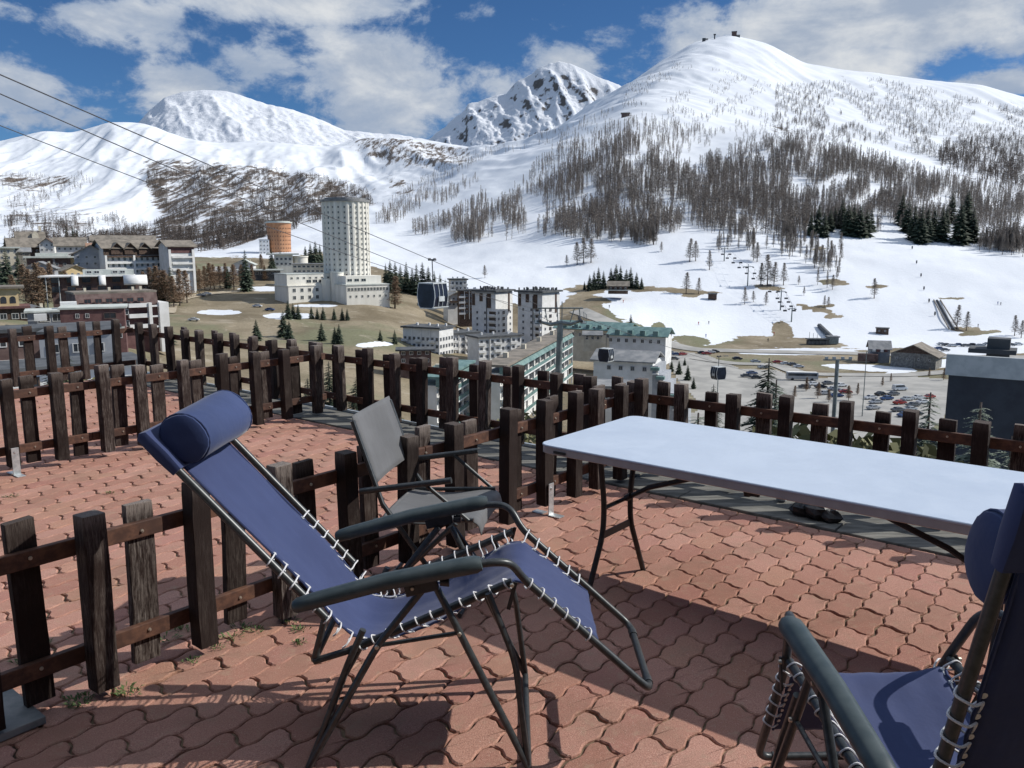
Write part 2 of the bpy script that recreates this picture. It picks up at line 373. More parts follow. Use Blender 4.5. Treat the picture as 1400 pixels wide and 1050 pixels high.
def fence(name, label, along, fixed, fronts, side, ztop, ends, nbr=(), axis='n', backs=None, group=None, zoff=0):
    """along positions run on axis (n or d); fixed = other coordinate; side=+1: posts on + side of rails"""
    def P(s, off, z): return DN(fixed+off, s, z) if axis == 'n' else DN(s, fixed+off, z)
    ang = ANG_D if axis == 'n' else ANG_D + pi/2
    root = empty(name, P(ends[0], 0, 0)); tag(root, label, 'fence', group)
    base = root.location.copy()
    if backs is None: backs = [(a+b_)/2 for a, b_ in zip(fronts[:-1], fronts[1:])]
    for i, s in enumerate(fronts):
        me = post_mesh(('post', random.randrange(7))); o = bpy.data.objects.new('post', me); COL.objects.link(o); o.parent = root
        zb = .035 + random.uniform(-.012, .012); zt = ztop + random.uniform(-.02, .02)
        if s in nbr: zb = .06
        o.location = P(s, side*.052, zb) - base; o.scale = (1, random.uniform(.9, 1.05), zt-zb)
        o.rotation_euler = (random.gauss(0, .01), random.gauss(0, .01), ang + random.gauss(0, .03))
    for s in backs:
        me = post_mesh(('picket', random.randrange(7))); o = bpy.data.objects.new('picket', me); COL.objects.link(o); o.parent = root
        zb = .04 + random.uniform(-.015, .015); zt = ztop - .02 + random.uniform(-.025, .02)
        o.location = P(s, -side*.034, zb) - base; o.scale = (1, random.uniform(.85, 1.05), zt-zb)
        o.rotation_euler = (random.gauss(0, .012), random.gauss(0, .012), ang + random.gauss(0, .03))
        for zr in (.165, .565):
            bo = bpy.data.objects.new('bolt', bolt_me); COL.objects.link(bo); bo.parent = root
            bo.location = P(s, side*.0115, zr*ztop/.70 + random.uniform(-.006, .006)) - base; bo.rotation_euler = (0, 0, ang + (0 if side > 0 else pi))
    for zr in (.165, .565):
        mb = MB(); s0, s1 = ends; Lr = s1-s0; k = max(1, round(Lr/1.8)); 
        for j in range(k):
            a0, a1 = s0+Lr*j/k+.002, s0+Lr*(j+1)/k-.002
            c = P((a0+a1)/2, -side*.003, zr*ztop/.70) - base
            mb.box(c, (a1-a0, .026, .062), 0, Matrix.Rotation(ang+pi/2, 3, 'Z'), .004)
        mb.build('rail', 'rail', root)
    for s in nbr:
        mb = MB(); c = P(s, side*.096, .10) - base; R_ = Matrix.Rotation(ang, 3, 'Z')
        mb.box(c, (.006, .05, .20), 0, R_, .001)
        mb.box(P(s, side*.135, .004) - base, (.085, .055, .006), 0, R_, .001)
        mb.box(P(s, side*.01, .004) - base, (.08, .055, .006), 0, R_, .001)
        mb.cyl(P(s, side*.10, .17) - base, P(s, side*.104, .17) - base, .008, .008, 8)
        mb.build('foot_bracket', 'galv', root)
    return root
mb = MB(); mb.cyl((0, 0, 0), (.004, 0, 0), .007, .006, 10); mb.cyl((.003, 0, 0), (.008, 0, 0), .0035, .0025, 8)
_o = mb.build('tmp', 'bolt'); bolt_me = _o.data; bpy.data.objects.remove(_o)
nf = [.83, 1.2, 1.6, 1.98, 2.36, 2.72, 3.06, 3.5, 3.86, 4.17, 4.43, 4.72, 4.98]
fence('picket_fence', 'near dark brown picket fence running diagonally behind the blue reclining chair', None, -2.93, nf, 1, .70, (.75, 5.03), nbr=(3.86,), axis='n')
mf = [.75, 1.1, 1.45, 1.8, 2.17, 2.5, 2.84, 3.13, 3.5, 3.85, 4.19, 4.5, 4.85]
fence('picket_fence', 'middle picket fence crossing the tiled terrace left of the blue headrest', None, -6.42, mf, 1, .70, (.5, 5.0), nbr=(2.17,), axis='n')
lf = [1.6, 2.0, 2.4, 2.8, 3.2, 3.58, 3.98, 4.36, 4.75]
fence('picket_fence', 'farthest left picket fence at the end of the tiled terrace, with sunlit rails', None, -10.25, lf, 1, .72, (1.4, 5.0), axis='n')
ff = []
for px in (113, 129, 144, 161, 179, 196, 214, 236, 257, 276, 301, 324, 349, 376, 403, 436, 467, 504, 541, 577, 619, 663, 710, 762, 811, 867, 935, 1006, 1079, 1163, 1253, 1354, 1460, 1580, 1710, 1850, 2000, 2170):
    # intersect the sight line with the fence plane n = 4.72
    r = ray(px, 500); v = Vector((r[0], r[1], 0)); t = 5.04/v.dot(NV); ff.append(round((v*t).dot(DV), 3))
ff = [f for f in ff if f > -10.3]
fence('picket_fence', 'long picket fence along the outer terrace edge behind the white table', None, 5.08, ff, -1, .672, (-10.3, ff[-1]+.2), axis='d')
# slab at the foot of the near fence's end post
b = MB(); b.box((0, 0, .016), (.30, .40, .028), 0, Matrix.Rotation(ANG_D, 3, 'Z'), .004)
o = b.build('base_slab', 'slab', loc=DN(-3.0, .79, 0)); tag(o, 'flat grey concrete slab under the first post of the near fence, bottom left', 'slab')
# ------------------------------------------------------------------ black bag and bracket on the kerb
b = MB()
for (x, y, z, r) in [(-.02, 0, .04, .065), (.07, .0, .05, .075), (.15, -.01, .04, .06), (.05, .03, .07, .055), (.11, .03, .065, .05)]:
    k = 9
    ring = []
    for i in range(7):
        ph = pi*i/6
        for j in range(k):
            th = 2*pi*j/k; rr = r*(1+random.uniform(-.25, .2))
            ring.append((x+cos(th)*sin(ph)*rr*1.1, y+sin(th)*sin(ph)*rr, max(.0, z+cos(ph)*rr*.8)))
    b.add(ring, [(i*k+j, i*k+(j+1) % k, (i+1)*k+(j+1) % k, (i+1)*k+j) for i in range(6) for j in range(k)])
o = b.build('crumpled_bag', 'blackp', loc=W(1106, 703, .0) - NV*.07, rot=ANG_D); tag(o, 'crumpled black bag lying on the grey kerb under the white table', 'bag')
b = MB(); b.box((0, 0, .02), (.05, .03, .004)); b.box((0, .013, .04), (.05, .004, .05)); b.cyl((-.012, 0, .02), (-.012, 0, .035), .006, .006, 8); b.cyl((.012, 0, .02), (.012, 0, .035), .006, .006, 8)
b.box((0, 0, .008), (.06, .04, .02))
o = b.build('metal_bracket', 'galv', loc=W(1069, 683, .0), rot=ANG_D); tag(o, 'small galvanised bracket fixed on the kerb left of the black bag', 'bracket')
# ------------------------------------------------------------------ folding table
TB = DN(-1.166, 3.44, 0); TL, TW, TZ = 2.25, .865, .69
root = empty('folding_table', TB, ANG_D); tag(root, 'long white plastic folding table standing in the sun by the far fence', 'table')
def rrect(l, w, r, k=6):
    pts = []
    for cx, cy, a0 in ((l/2-r, w/2-r, 0), (-l/2+r, w/2-r, 90), (-l/2+r, -w/2+r, 180), (l/2-r, -w/2+r, 270)):
        for i in range(k+1):
            a = radians(a0+90*i/k); pts.append((cx+r*cos(a), cy+r*sin(a)))
    return pts
def plate(secs, mi=0):
    mb = MB(); n = None
    for pts, z in secs:
        if n is None: n = len(pts)
        mb.v += [(x, y, z) for x, y in pts]
    for s in range(len(secs)-1):
        for i in range(n): mb.f.append((s*n+i, s*n+(i+1) % n, (s+1)*n+(i+1) % n, (s+1)*n+i)); mb.m.append(mi)
    mb.f.append(tuple(range(n))[::-1]); mb.m.append(mi)
    mb.f.append(tuple((len(secs)-1)*n+i for i in range(n))); mb.m.append(mi); return mb
plate([(rrect(TL-.004, TW-.004, .058), TZ-.010), (rrect(TL, TW, .06), TZ-.006), (rrect(TL, TW, .06), TZ-.003), (rrect(TL-.006, TW-.006, .057), TZ)]).build('tabletop', 'white_hdpe', root, True)
plate([(rrect(TL-.03, TW-.03, .045), TZ-.046), (rrect(TL-.006, TW-.006, .057), TZ-.040), (rrect(TL-.006, TW-.006, .057), TZ-.0105)]).build('edge_skirt', 'table_edge', root, True)
mb = MB(); mb.box((-TL/2+.13, -TW/2-.0005, TZ-.027), (.07, .006, .012), 0, None, .002); mb.build('badge', 'blackp', root)
mb = MB(); mb.box((0, .2, TZ-.052), (TL*.8, .03, .012)); mb.box((0, -.2, TZ-.052), (TL*.8, .03, .012)); mb.build('under_rail', 'tube', root)
for sx in (-1, 1):
    x0 = sx*(TL/2-.33)
    for sy in (-1, 1):
        mb = MB(); pts = [(x0, -.24+sy*.15, TZ-.045), (x0, -.24+sy*.14, .58), (x0, -.24+sy*.115, .44), (x0, -.24+sy*.12, .30), (x0, -.24+sy*.26, .0)]
        mb.tube(roundcorners(pts, .06, 5), .0135, 10); mb.build('leg', 'blackp', root, True)
    mb = MB()
    mb.tube([(x0, -.355, .42), (x0, -.125, .42)], .010, 8); mb.build('upper_crossbar', 'blackp', root, True)
    mb = MB(); mb.box((x0, -.24, .29), (.006, .24, .034)); mb.build('lower_crossbar', 'blackp', root)
    mb = MB(); mb.tube([(x0, -.24, .42), (x0-sx*.18, -.26, .53), (x0-sx*.46, -.30, TZ-.048)], [.009, .012, .012], 8); mb.tube([(x0-sx*.05, -.245, .45), (x0-sx*.08, -.25, .47)], .016, 8)
    mb.build('folding_brace', 'blackp', root, True)
mb = MB(); mb.cyl((-.12, -.34, TZ-.085), (-.12, -.34, TZ-.046), .014, .02, 10); mb.box((-.095, -.34, TZ-.076), (.05, .014, .008)); mb.build('latch_knob', 'blackp', root)
# ------------------------------------------------------------------ reclining sling chairs
def recliner(name, label, loc, rz, P, seed, edge=.052):
    rnd = random.Random(seed)
    root = empty(name, loc, rz); tag(root, label, 'reclining chair', 'blue reclining sling chairs')
    hs, ha = .225, .298                         # half width of the sling frame and of the armrests
    def V(q, y): return Vector((q[0], y, q[1]))
    bt, bb, sr, kn, ft = P['back_top'], P['back_bot'], P['seat_rear'], P['knee'], P['foot']
    # frames
    mb = MB(); mb.tube(roundcorners([V(bb, -hs), V(bt, -hs), V(bt, hs), V(bb, hs)], .05), .0125, 10); mb.build('back_frame', 'tube', root, True)
    for s in (-1, 1):
        mb = MB(); mb.tube([V(sr, s*hs), V(kn, s*hs)], .0125, 10); mb.build('seat_rail', 'tube', root, True)
    a0, a1 = P['arm']
    k0 = (kn[0]+.02, kn[1]+.02)
    pts = [V((a1[0]-.04, a1[1]-.012), -ha+.012), V((a1[0]+.05, a1[1]-.004), -ha+.02), V(P['arc'], -hs-.03), V(P['down'], -hs), V(ft, -hs), V(ft, hs), V(P['down'], hs), V(P['arc'], hs+.03), V((a1[0]+.05, a1[1]-.004), ha-.02), V((a1[0]-.04, a1[1]-.012), ha-.012)]
    mb = MB(); mb.tube(roundcorners(pts, .045), .0125, 10); mb.build('leg_rest_frame', 'tube', root, True)
    for s in (-1, 1):
        d = (Vector((ft[0], 0, ft[1]))-Vector((P['down'][0], 0, P['down'][1]))).normalized()
        q = V(ft, s*(hs-.045)); mb = MB(); mb.tube([q, q - Vector((0, s*.035, 0))], .0155, 10); mb.build('sleeve', 'tube', root, True)
    # armrests
    for s in (-1, 1):
        A, B = Vector((a0[0], 0, a0[1])), Vector((a1[0], 0, a1[1])); ax = (B-A).normalized(); up = Vector((-ax.z, 0, ax.x)); mb = MB(); o0 = 0
        prof = [(-.026, -.010), (-.029, .0), (-.022, .013), (-.008, .019), (.008, .019), (.022, .013), (.029, 0), (.026, -.010), (.018, -.018), (-.018, -.018)]
        secs = [(0, .0), (.0, .7), (.02, .92), (.1, 1), (.5, 1.06), (.9, 1.12), (.97, 1.08), (1.0, .82), (1.0, .0)]
        for t, sc in secs:
            c = A + ax*((B-A).length*t) + up*(.012*sin(pi*t)) + Vector((0, s*ha, 0))
            sc2 = max(sc, .05)
            for (yy, zz) in prof: mb.v.append(tuple(c + Vector((0, yy*sc2, 0)) + up*(zz*sc2*1.15)))
        n = len(prof)
        for i in range(len(secs)-1):
            for j in range(n): mb.f.append((i*n+j, i*n+(j+1) % n, (i+1)*n+(j+1) % n, (i+1)*n+j)); mb.m.append(0)
        mb.f.append(tuple(range(n))); mb.m.append(0); mb.f.append(tuple((len(secs)-1)*n+j for j in range(n))); mb.m.append(0)
        arm = mb.build('armrest', 'plast', root, True)
        mb = MB(); c = A.lerp(B, .68) + Vector((0, s*ha, -.03)); mb.box(c, (.10, .022, .04), 0, Matrix.Rotation(-atan2(ax.z, ax.x), 3, 'Y'), .004)
        mb.cyl(c+Vector((-.025, s*.012, -.002)), c+Vector((-.025, s*.017, -.002)), .006, .005, 8, 1)
        mb.build('hinge_bracket', ['blackp', 'bolt'], arm, False)
        mb = MB(); c = A.lerp(B, .80) + Vector((0, s*(ha-.012), -.036)); mb.cyl(c+Vector((-.012, 0, 0)), c+Vector((.015, 0, 0)), .013, .016, 10); mb.cyl(c+Vector((.0, 0, 0)), c+Vector((0, 0, .03)), .004, .004, 6)
        mb.build('lock_knob', 'blackp', arm, True)
    # legs
    for s in (-1, 1):
        y = s*(ha-.018); y2 = s*(hs+.022)
        for key, yy, r in (('leg_a', y, .0115), ('leg_b', y, .0115), ('leg_c', y2, .0105), ('leg_d', y2, .0105)):
            pp = [V(q, yy) for q in P[key]]
            pp[-1].y = s*(ha-.02)
            mb = MB(); mb.tube(roundcorners(pp, .05), r, 9); mb.build('leg', 'tube', root, True)
        mb = MB(); mb.tube([V(P['strut'][0], y), V(P['strut'][1], y)], .007, 8)
        for q in P['strut']: mb.cyl(V(q, y+s*.010), V(q, y+s*.017), .007, .006, 8, 1)
        mb.build('strut', ['tube', 'bolt'], root, True)
        mb = MB(); q = kn; mb.box(V((q[0]+.0, q[1]-.035), y2), (.012, .006, .09), 0, Matrix.Rotation(.25, 3, 'Y')); mb.cyl(V(q, y2+s*.002), V(q, y2+s*.010), .007, .006, 8, 1)
        mb.build('knee_bracket', ['blackp', 'bolt'], root)
    for key in ('leg_a', 'leg_b'):
        q = P[key][-1]; mb = MB(); mb.tube([V(q, -ha+.02), V(q, ha-.02)], .0115, 9); mb.build('foot_bar', 'tube', root, True)
    mb = MB(); r_ = P['rear_bar']; mb.tube(roundcorners([V(bb, -hs), V(r_, -hs), V(r_, hs), V(bb, hs)], .03), .0105, 9)
    for s in (-1, 1): mb.tube([V(r_, s*hs), V(sr, s*hs), V((sr[0]+.06, sr[1]+.03), s*hs)], .011, 9)
    mb.build('rear_bar', 'tube', root, True)
    # sling
    prof = catmull([Vector((x, 0, z)) for x, z in P['sling']], 22)
    n = len(prof); cumL = [0]
    for a, b_ in zip(prof[:-1], prof[1:]): cumL.append(cumL[-1]+(b_-a).length)
    Ls = cumL[-1]*P.get('lace0', .30)
    def ehw(i): return 0 if cumL[i] < Ls else -.0045*(1-abs(cos(pi*(cumL[i]-Ls)/.05)))
    hw = hs-edge; K = 17; mb = MB(); 
    for i, p in enumerate(prof):
        t = (prof[min(i+1, n-1)]-prof[max(i-1, 0)]).normalized(); nm = Vector((-t.z, 0, t.x))
        f = i/(n-1); sagw = .022*sin(pi*min(1, f*1.05))**.6
        tn = 1 + .05*cos(2*pi*f*1.0)
        for k in range(K):
            u = 2*k/(K-1)-1; wv = rnd.uniform(-.0004, .0004)
            wr = .0022*sin(f*61+u*2.2)*abs(u)**2 + .0016*sin(f*23-u*5+seed) + .0012*sin(u*14+f*9)
            mb.v.append(tuple(p + Vector((0, u*(hw*tn+ehw(i)), 0)) - nm*(sagw*(1-u*u)) + nm*(wv*.3+wr)))
    for i in range(n-1):
        for k in range(K-1): a = i*K+k; mb.f.append((a, a+1, a+1+K, a+K)); mb.m.append(0)
    sl = mb.build('sling_seat', 'blue', root, True)
    uvl = sl.data.uv_layers.new(name='UVMap')
    for poly in sl.data.polygons:
        for li in poly.loop_indices:
            vi = sl.data.loops[li].vertex_index; uvl.data[li].uv = ((vi % K)/(K-1)*.4, (vi//K)/(n-1)*1.6)
    sd = sl.modifiers.new('thick', 'SOLIDIFY'); sd.thickness = .003; sd.offset = 0
    # hem along the edges
    for s in (-1, 1):
        mb = MB(); mb.tube([prof[i] + Vector((0, s*(hw*(1+.05*cos(2*pi*i/(n-1)))+ehw(i)), 0)) for i in range(n)], .0042, 6); mb.build('hem', 'blue', sl, True)
    # lacing cord: coils round the tube, hooking the eyelets of the hem
    tube_path = [V(bt, 0), V(bb, 0), V(sr, 0), V(kn, 0), V(P['down'], 0), V(ft, 0)]
    cum = [0]
    for a, b_ in zip(prof[:-1], prof[1:]): cum.append(cum[-1]+(b_-a).length)
    def at(L):
        for i in range(n-1):
            if cum[i+1] >= L: return prof[i].lerp(prof[i+1], (L-cum[i])/(cum[i+1]-cum[i]+1e-9)), i/(n-1)
        return prof[-1], 1.
    def nearest(p):
        best = None
        for a, b_ in zip(tube_path[:-1], tube_path[1:]):
            ab = b_-a; t = max(0, min(1, (p-a).dot(ab)/ab.dot(ab))); q = a+ab*t
            if best is None or (q-p).length < best[0]: best = ((q-p).length, q, ab.normalized())
        return best[1], best[2]
    for s in (-1, 1):
        pts = []; L = cum[-1]*P.get('lace0', .30)
        mbe = MB()
        while L < cum[-1]-.02:
            e, f = at(L); yy = s*hw*(1+.05*cos(2*pi*f)); q, ax = nearest(e); up = Vector((-ax.z, 0, ax.x))
            if up.z < 0: up = -up
            E_ = Vector((e.x, yy - s*.006, e.z)); c = Vector((q.x, s*hs, q.z)); st = ax*.010
            pts += [E_ + up*.004, (E_+c)/2 + up*.016 - st*.2, c + up*.0165, c + Vector((0, s*.0165, 0)) + st*.35, c - up*.0165 + st*.8, (E_+c)/2 - up*.014 + st*1.4, E_ - up*.006 + st*1.2]
            mbe.tube([E_ - up*.003, E_ + up*.003], .007, 8)
            L += .05
        mb = MB(); mb.tube(catmull(pts, 4), .0027, 6); mb.build('lacing_cord', 'cord', root, True)
        tag(mbe.build('eyelets', 'galv', sl, True), kind='stuff')
    # head pillow
    T = (Vector((bb[0], 0, bb[1]))-Vector((bt[0], 0, bt[1]))).normalized(); nm = Vector((-T.z, 0, T.x))
    if nm.dot(Vector((1, 0, .3))) < 0: nm = -nm
    c = Vector((bt[0], 0, bt[1])) + T*P.get('pil', .075) + nm*.072
    mb = MB(); R_ = .075; ks = 20; ys = [-.212, -.210, -.205, -.19, -.1, 0, .1, .19, .205, .210, .212]; rs = [.3, .8, .94, 1, 1.02, 1.0, 1.02, 1, .94, .8, .3]
    for y, r in zip(ys, rs):
        for k in range(ks):
            a = 2*pi*k/ks; rr = R_*r*(1+.035*sin(2*a+y*8)+.02*sin(5*a+y*13))
            mb.v.append(tuple(c + T*(cos(a)*rr*1.12) + nm*(sin(a)*rr*.92) + Vector((0, y, 0))))
    for i in range(len(ys)-1):
        for k in range(ks): mb.f.append((i*ks+k, i*ks+(k+1) % ks, (i+1)*ks+(k+1) % ks, (i+1)*ks+k)); mb.m.append(0)
    mb.f.append(tuple(range(ks))); mb.m.append(0); mb.f.append(tuple((len(ys)-1)*ks+k for k in range(ks))); mb.m.append(0)
    pl = mb.build('head_pillow', 'navy', root, True)
    for s in (-1, 1):                           # piping round the pillow's end seams
        mb = MB(); pts = []
        for k in range(25):
            a = 2*pi*k/24; rr = R_*.985*(1+.035*sin(2*a+s*1.6)); pts.append(c + T*(cos(a)*rr*1.12) + nm*(sin(a)*rr*.92) + Vector((0, s*.197, 0)))
        mb.tube(pts, .0028, 6); mb.build('piping', 'navy', pl, True)
    # fabric sleeve over the frame's top
    mb = MB(); q = Vector((bt[0], 0, bt[1])); 
    for y in (-hs-.018, -hs-.014, -.1, 0, .1, hs+.014, hs+.018):
        sc = .55 if abs(y) > hs+.016 else 1
        for (a, b_) in ((-.022*sc, .0), (-.012, .018*sc), (.07, .020*sc), (.135, .016*sc), (.135, -.016*sc), (.07, -.020*sc), (-.012, -.018*sc)):
            mb.v.append(tuple(q + T*a + nm*b_ + Vector((0, y, 0))))
    for i in range(6):
        for k in range(7): mb.f.append((i*7+k, i*7+(k+1) % 7, (i+1)*7+(k+1) % 7, (i+1)*7+k)); mb.m.append(0)
    mb.f.append(tuple(range(7))); mb.m.append(0); mb.f.append(tuple(42+k for k in range(7))); mb.m.append(0)
    mb.build('frame_sleeve', 'blue', root, True)
    return root
P1 = dict(back_top=(-1.085, 1.045), back_bot=(-.575, .48), seat_rear=(-.50, .372), knee=(0, .595), foot=(.434, .235),
    arm=((-.649, .55), (-.09, .685)), arc=(-.0, .665), down=(.035, .605), rear_bar=(-.615, .335),
    leg_a=[(-.27, .59), (-.407, .415), (-.63, .012)], leg_b=[(-.224, .596), (-.158, .457), (.05, .012)],
    leg_c=[(-.072, .568), (.010, .35), (.05, .02)], leg_d=[(-.455, .45), (-.505, .34), (-.625, .02)],
    strut=[(-.407, .415), (-.158, .457)],
    sling=[(-1.05, 1.005), (-.85, .785), (-.63, .545), (-.53, .415), (-.43, .375), (-.24, .435), (-.08, .535), (.02, .575), (.11, .52), (.27, .385)], lace0=.27)
P2 = dict(back_top=(-.68, 1.225), back_bot=(-.50, .58), seat_rear=(-.42, .42), knee=(.22, .47), foot=(.43, .04),
    arm=((-.50, .60), (.06, .665)), arc=(.16, .63), down=(.245, .45), rear_bar=(-.53, .36),
    leg_a=[(-.12, .585), (-.24, .40), (-.47, .012)], leg_b=[(-.06, .59), (.02, .42), (.22, .012)],
    leg_c=[(.10, .44), (.19, .25), (.22, .02)], leg_d=[(-.38, .45), (-.42, .33), (-.465, .02)],
    strut=[(-.24, .40), (.02, .42)],
    pil=.17, sling=[(-.67, 1.17), (-.61, .95), (-.52, .65), (-.45, .48), (-.36, .41), (-.15, .40), (.08, .43), (.20, .455), (.27, .38), (.37, .17)], lace0=.2)
recliner('reclining_chair', 'blue zero-gravity style reclining chair tilted back in the middle of the terrace', (0, 2.595, 0), 0, P1, 1)
recliner('reclining_chair', 'blue reclining chair in shade at the right edge, seen from behind its raised backrest', (1.0, 1.90, 0), radians(91.5), P2, 2, .030)
# ------------------------------------------------------------------ grey folding armchair
root = empty('folding_chair', (-.35, 3.66, 0), radians(-10)); tag(root, 'grey mesh folding armchair between the blue recliner and the near fence', 'folding chair')
hw = .25
for s in (-1, 1):
    y = s*hw
    mb = MB(); mb.tube([(-.30, y, .865), (-.175, y, .50), (.17, y, .02)], .0115, 9); mb.build('back_leg_frame', 'tube', root, True)
    mb = MB(); mb.tube([(-.27, y*1.06, .555), (.14, y*1.06, .625)], .0135, 10); mb.build('armrest', 'tube', root, True)
    mb = MB(); mb.tube([(.23, y*.96, .445), (-.02, y*.96, .43), (-.22, y*.96, .42)], .010, 8); mb.build('seat_rail', 'tube', root, True)
    mb = MB(); mb.tube([(.02, y*1.03, .60), (.21, y*1.0, .445)], .009, 8); mb.build('arm_support', 'tube', root, True)
    mb = MB(); mb.tube([(.16, y*1.1, .44), (-.26, y*1.1, .02)], .0115, 8); mb.build('cross_leg', 'tube', root, True)
for x in (.17, -.26):
    mb = MB(); mb.tube([(x, -hw*1.08, .018), (x, hw*1.08, .018)], .011, 8); mb.build('foot_bar', 'tube', root, True)
def panel(prof, hw, name, parent):
    pr = catmull([Vector((a, 0, b_)) for a, b_ in prof], 6); mb = MB(); K = 7
    for p in pr:
        for k in range(K): u = 2*k/(K-1)-1; mb.v.append((p.x + .02*(u*u-1), u*hw, p.z - .008*(1-u*u)))
    for i in range(len(pr)-1):
        for k in range(K-1): mb.f.append((i*K+k, i*K+k+1, (i+1)*K+k+1, (i+1)*K+k)); mb.m.append(0)
    o = mb.build(name, 'greyfab', parent, True); sd = o.modifiers.new('t', 'SOLIDIFY'); sd.thickness = .004
    ul = o.data.uv_layers.new(name='UVMap')
    for pol in o.data.polygons:
        for li in pol.loop_indices:
            vi = o.data.loops[li].vertex_index; ul.data[li].uv = ((vi % K)/(K-1)*.5, (vi//K)*.03)
panel([(-.305, .885), (-.25, .73), (-.205, .585)], hw, 'back_panel', root)
panel([(-.19, .425), (0, .415), (.18, .44), (.245, .43), (.265, .38)], hw*.96, 'seat_panel', root)
# ------------------------------------------------------------------ land
def vnoise(x, y, seed=0):
    xi = np.floor(x).astype(np.int64); yi = np.floor(y).astype(np.int64); fx = x-xi; fy = y-yi
    fx = fx*fx*(3-2*fx); fy = fy*fy*(3-2*fy)
    def h(a, b):
        n = (a*374761393 + b*668265263 + seed*974634777) & 0xffffffff
        n = ((n ^ (n >> 13))*1274126177) & 0xffffffff; n = n ^ (n >> 16)
        return (n & 0xffff)/65535.0
    return (h(xi, yi)*(1-fx)+h(xi+1, yi)*fx)*(1-fy)+(h(xi, yi+1)*(1-fx)+h(xi+1, yi+1)*fx)*fy
def fbm(x, y, o=5, seed=0, g=.5, ridge=False):
    s = 0; a = 1; t = 0
    for i in range(o):
        v = vnoise(x*2**i+i*17.3, y*2**i+i*9.1, seed+i)
        if ridge: v = 1-abs(2*v-1)
        s = s+v*a; t += a; a *= g
    return s/t
PXC = [-300,-100,0,60,100,150,200,250,300,350,400,450,500,560,600,650,700,750,800,860,900,950,1000,1050,1100,1150,1200,1280,1340,1400,1500,1700]
def lay(D, pts, z=False):
    xs = [p[0] for p in pts]; ys = [p[1] for p in pts]; return (D, np.interp(PXC, xs, ys), z)
LAY = [
 lay(8, [(-300,-13),(1700,-13)], True),
 lay(60, [(-300,-14),(400,-15),(700,-17),(1000,-22),(1200,-22),(1700,-16)], True),
 lay(120, [(-300,-17),(0,-17),(200,-20),(400,-27),(600,-34),(800,-40),(1000,-44),(1200,-43),(1700,-40)], True),
 lay(200, [(-300,-17),(0,-17),(100,-21),(200,-26),(400,-33),(600,-42),(800,-47),(1000,-48),(1700,-48)], True),
 lay(300, [(-300,-14),(0,-14),(100,-20),(200,-27),(300,-30),(400,-32),(500,-34),(600,-41),(700,-47),(800,-48),(1700,-48)], True),
 lay(380, [(-300,-11),(0,-11),(100,-16),(200,-25),(300,-27),(400,-27.2),(500,-28),(600,-36),(700,-45),(800,-47),(900,-48),(1700,-48)], True),
 lay(430, [(-300,373),(0,373),(100,383),(200,396),(300,403),(400,404),(500,408),(560,420),(650,458),(750,463),(820,440),(900,458),(1000,466),(1200,467),(1700,467)]),
 lay(520, [(-300,353),(100,357),(200,366),(300,374),(400,382),(500,389),(600,400),(700,408),(800,403),(900,401),(1000,403),(1700,404)]),
 lay(640, [(-300,343),(0,343),(100,345),(200,350),(300,352),(400,352),(500,356),(600,362),(700,352),(800,336),(900,328),(1000,330),(1100,332),(1200,336),(1400,342),(1700,342)]),
 lay(800, [(-300,335),(100,336),(200,338),(300,337),(400,330),(450,326),(500,326),(560,330),(600,322),(650,312),(700,300),(800,272),(860,260),(950,258),(1050,262),(1150,266),(1300,292),(1400,302),(1700,302)]),
 lay(1000, [(-300,322),(0,322),(100,326),(200,330),(300,316),(400,302),(500,300),(560,298),(600,285),(650,268),(700,250),(800,215),(860,198),(900,205),(950,212),(1000,200),(1050,196),(1100,202),(1200,225),(1300,248),(1400,262),(1700,265)]),
 lay(1300, [(-300,300),(0,300),(100,306),(200,312),(300,306),(400,292),(500,282),(560,268),(600,256),(650,238),(700,222),(750,205),(800,180),(860,156),(900,150),(950,160),(1000,172),(1050,176),(1100,186),(1200,208),(1300,230),(1400,242),(1700,245)]),
 lay(1800, [(-300,262),(0,262),(100,268),(200,268),(300,265),(400,264),(500,262),(560,250),(600,238),(650,222),(700,208),(750,194),(800,170),(860,140),(900,130),(950,130),(1000,136),(1050,144),(1100,158),(1200,178),(1300,196),(1400,210),(1700,212)]),
 lay(2300, [(-300,228),(0,228),(100,226),(200,222),(300,226),(400,236),(450,240),(500,236),(560,226),(600,218),(650,210),(700,199),(750,188),(800,160),(860,122),(900,104),(950,92),(1000,94),(1050,104),(1100,124),(1200,142),(1300,158),(1400,174),(1700,178)]),
 lay(2900, [(-300,200),(0,196),(60,181),(100,183),(150,168),(190,166),(230,182),(260,194),(300,198),(350,194),(400,198),(450,204),(480,196),(500,190),(560,191),(600,196),(650,204),(700,195),(750,185),(800,150),(830,146),(860,118),(900,90),(930,70),(960,54),(1003,48),(1040,57),(1070,70),(1100,88),(1150,97),(1200,102),(1280,113),(1340,117),(1400,135),(1500,150),(1700,170)]),
 lay(3000, [(-300,199),(0,193),(60,179),(100,182),(150,167),(190,165),(230,182),(260,193),(300,196),(350,192),(400,197),(450,201),(480,193),(500,188),(560,189),(600,194),(650,203),(700,194),(750,184),(800,148),(830,143),(860,114),(900,86),(930,66),(960,52),(1003,47),(1040,55),(1070,68),(1100,86),(1150,95),(1200,100),(1280,111),(1340,115),(1400,133),(1500,148),(1700,168)]),
]
PX2 = np.array(sorted(set(list(np.linspace(-300, 1700, 201)))))
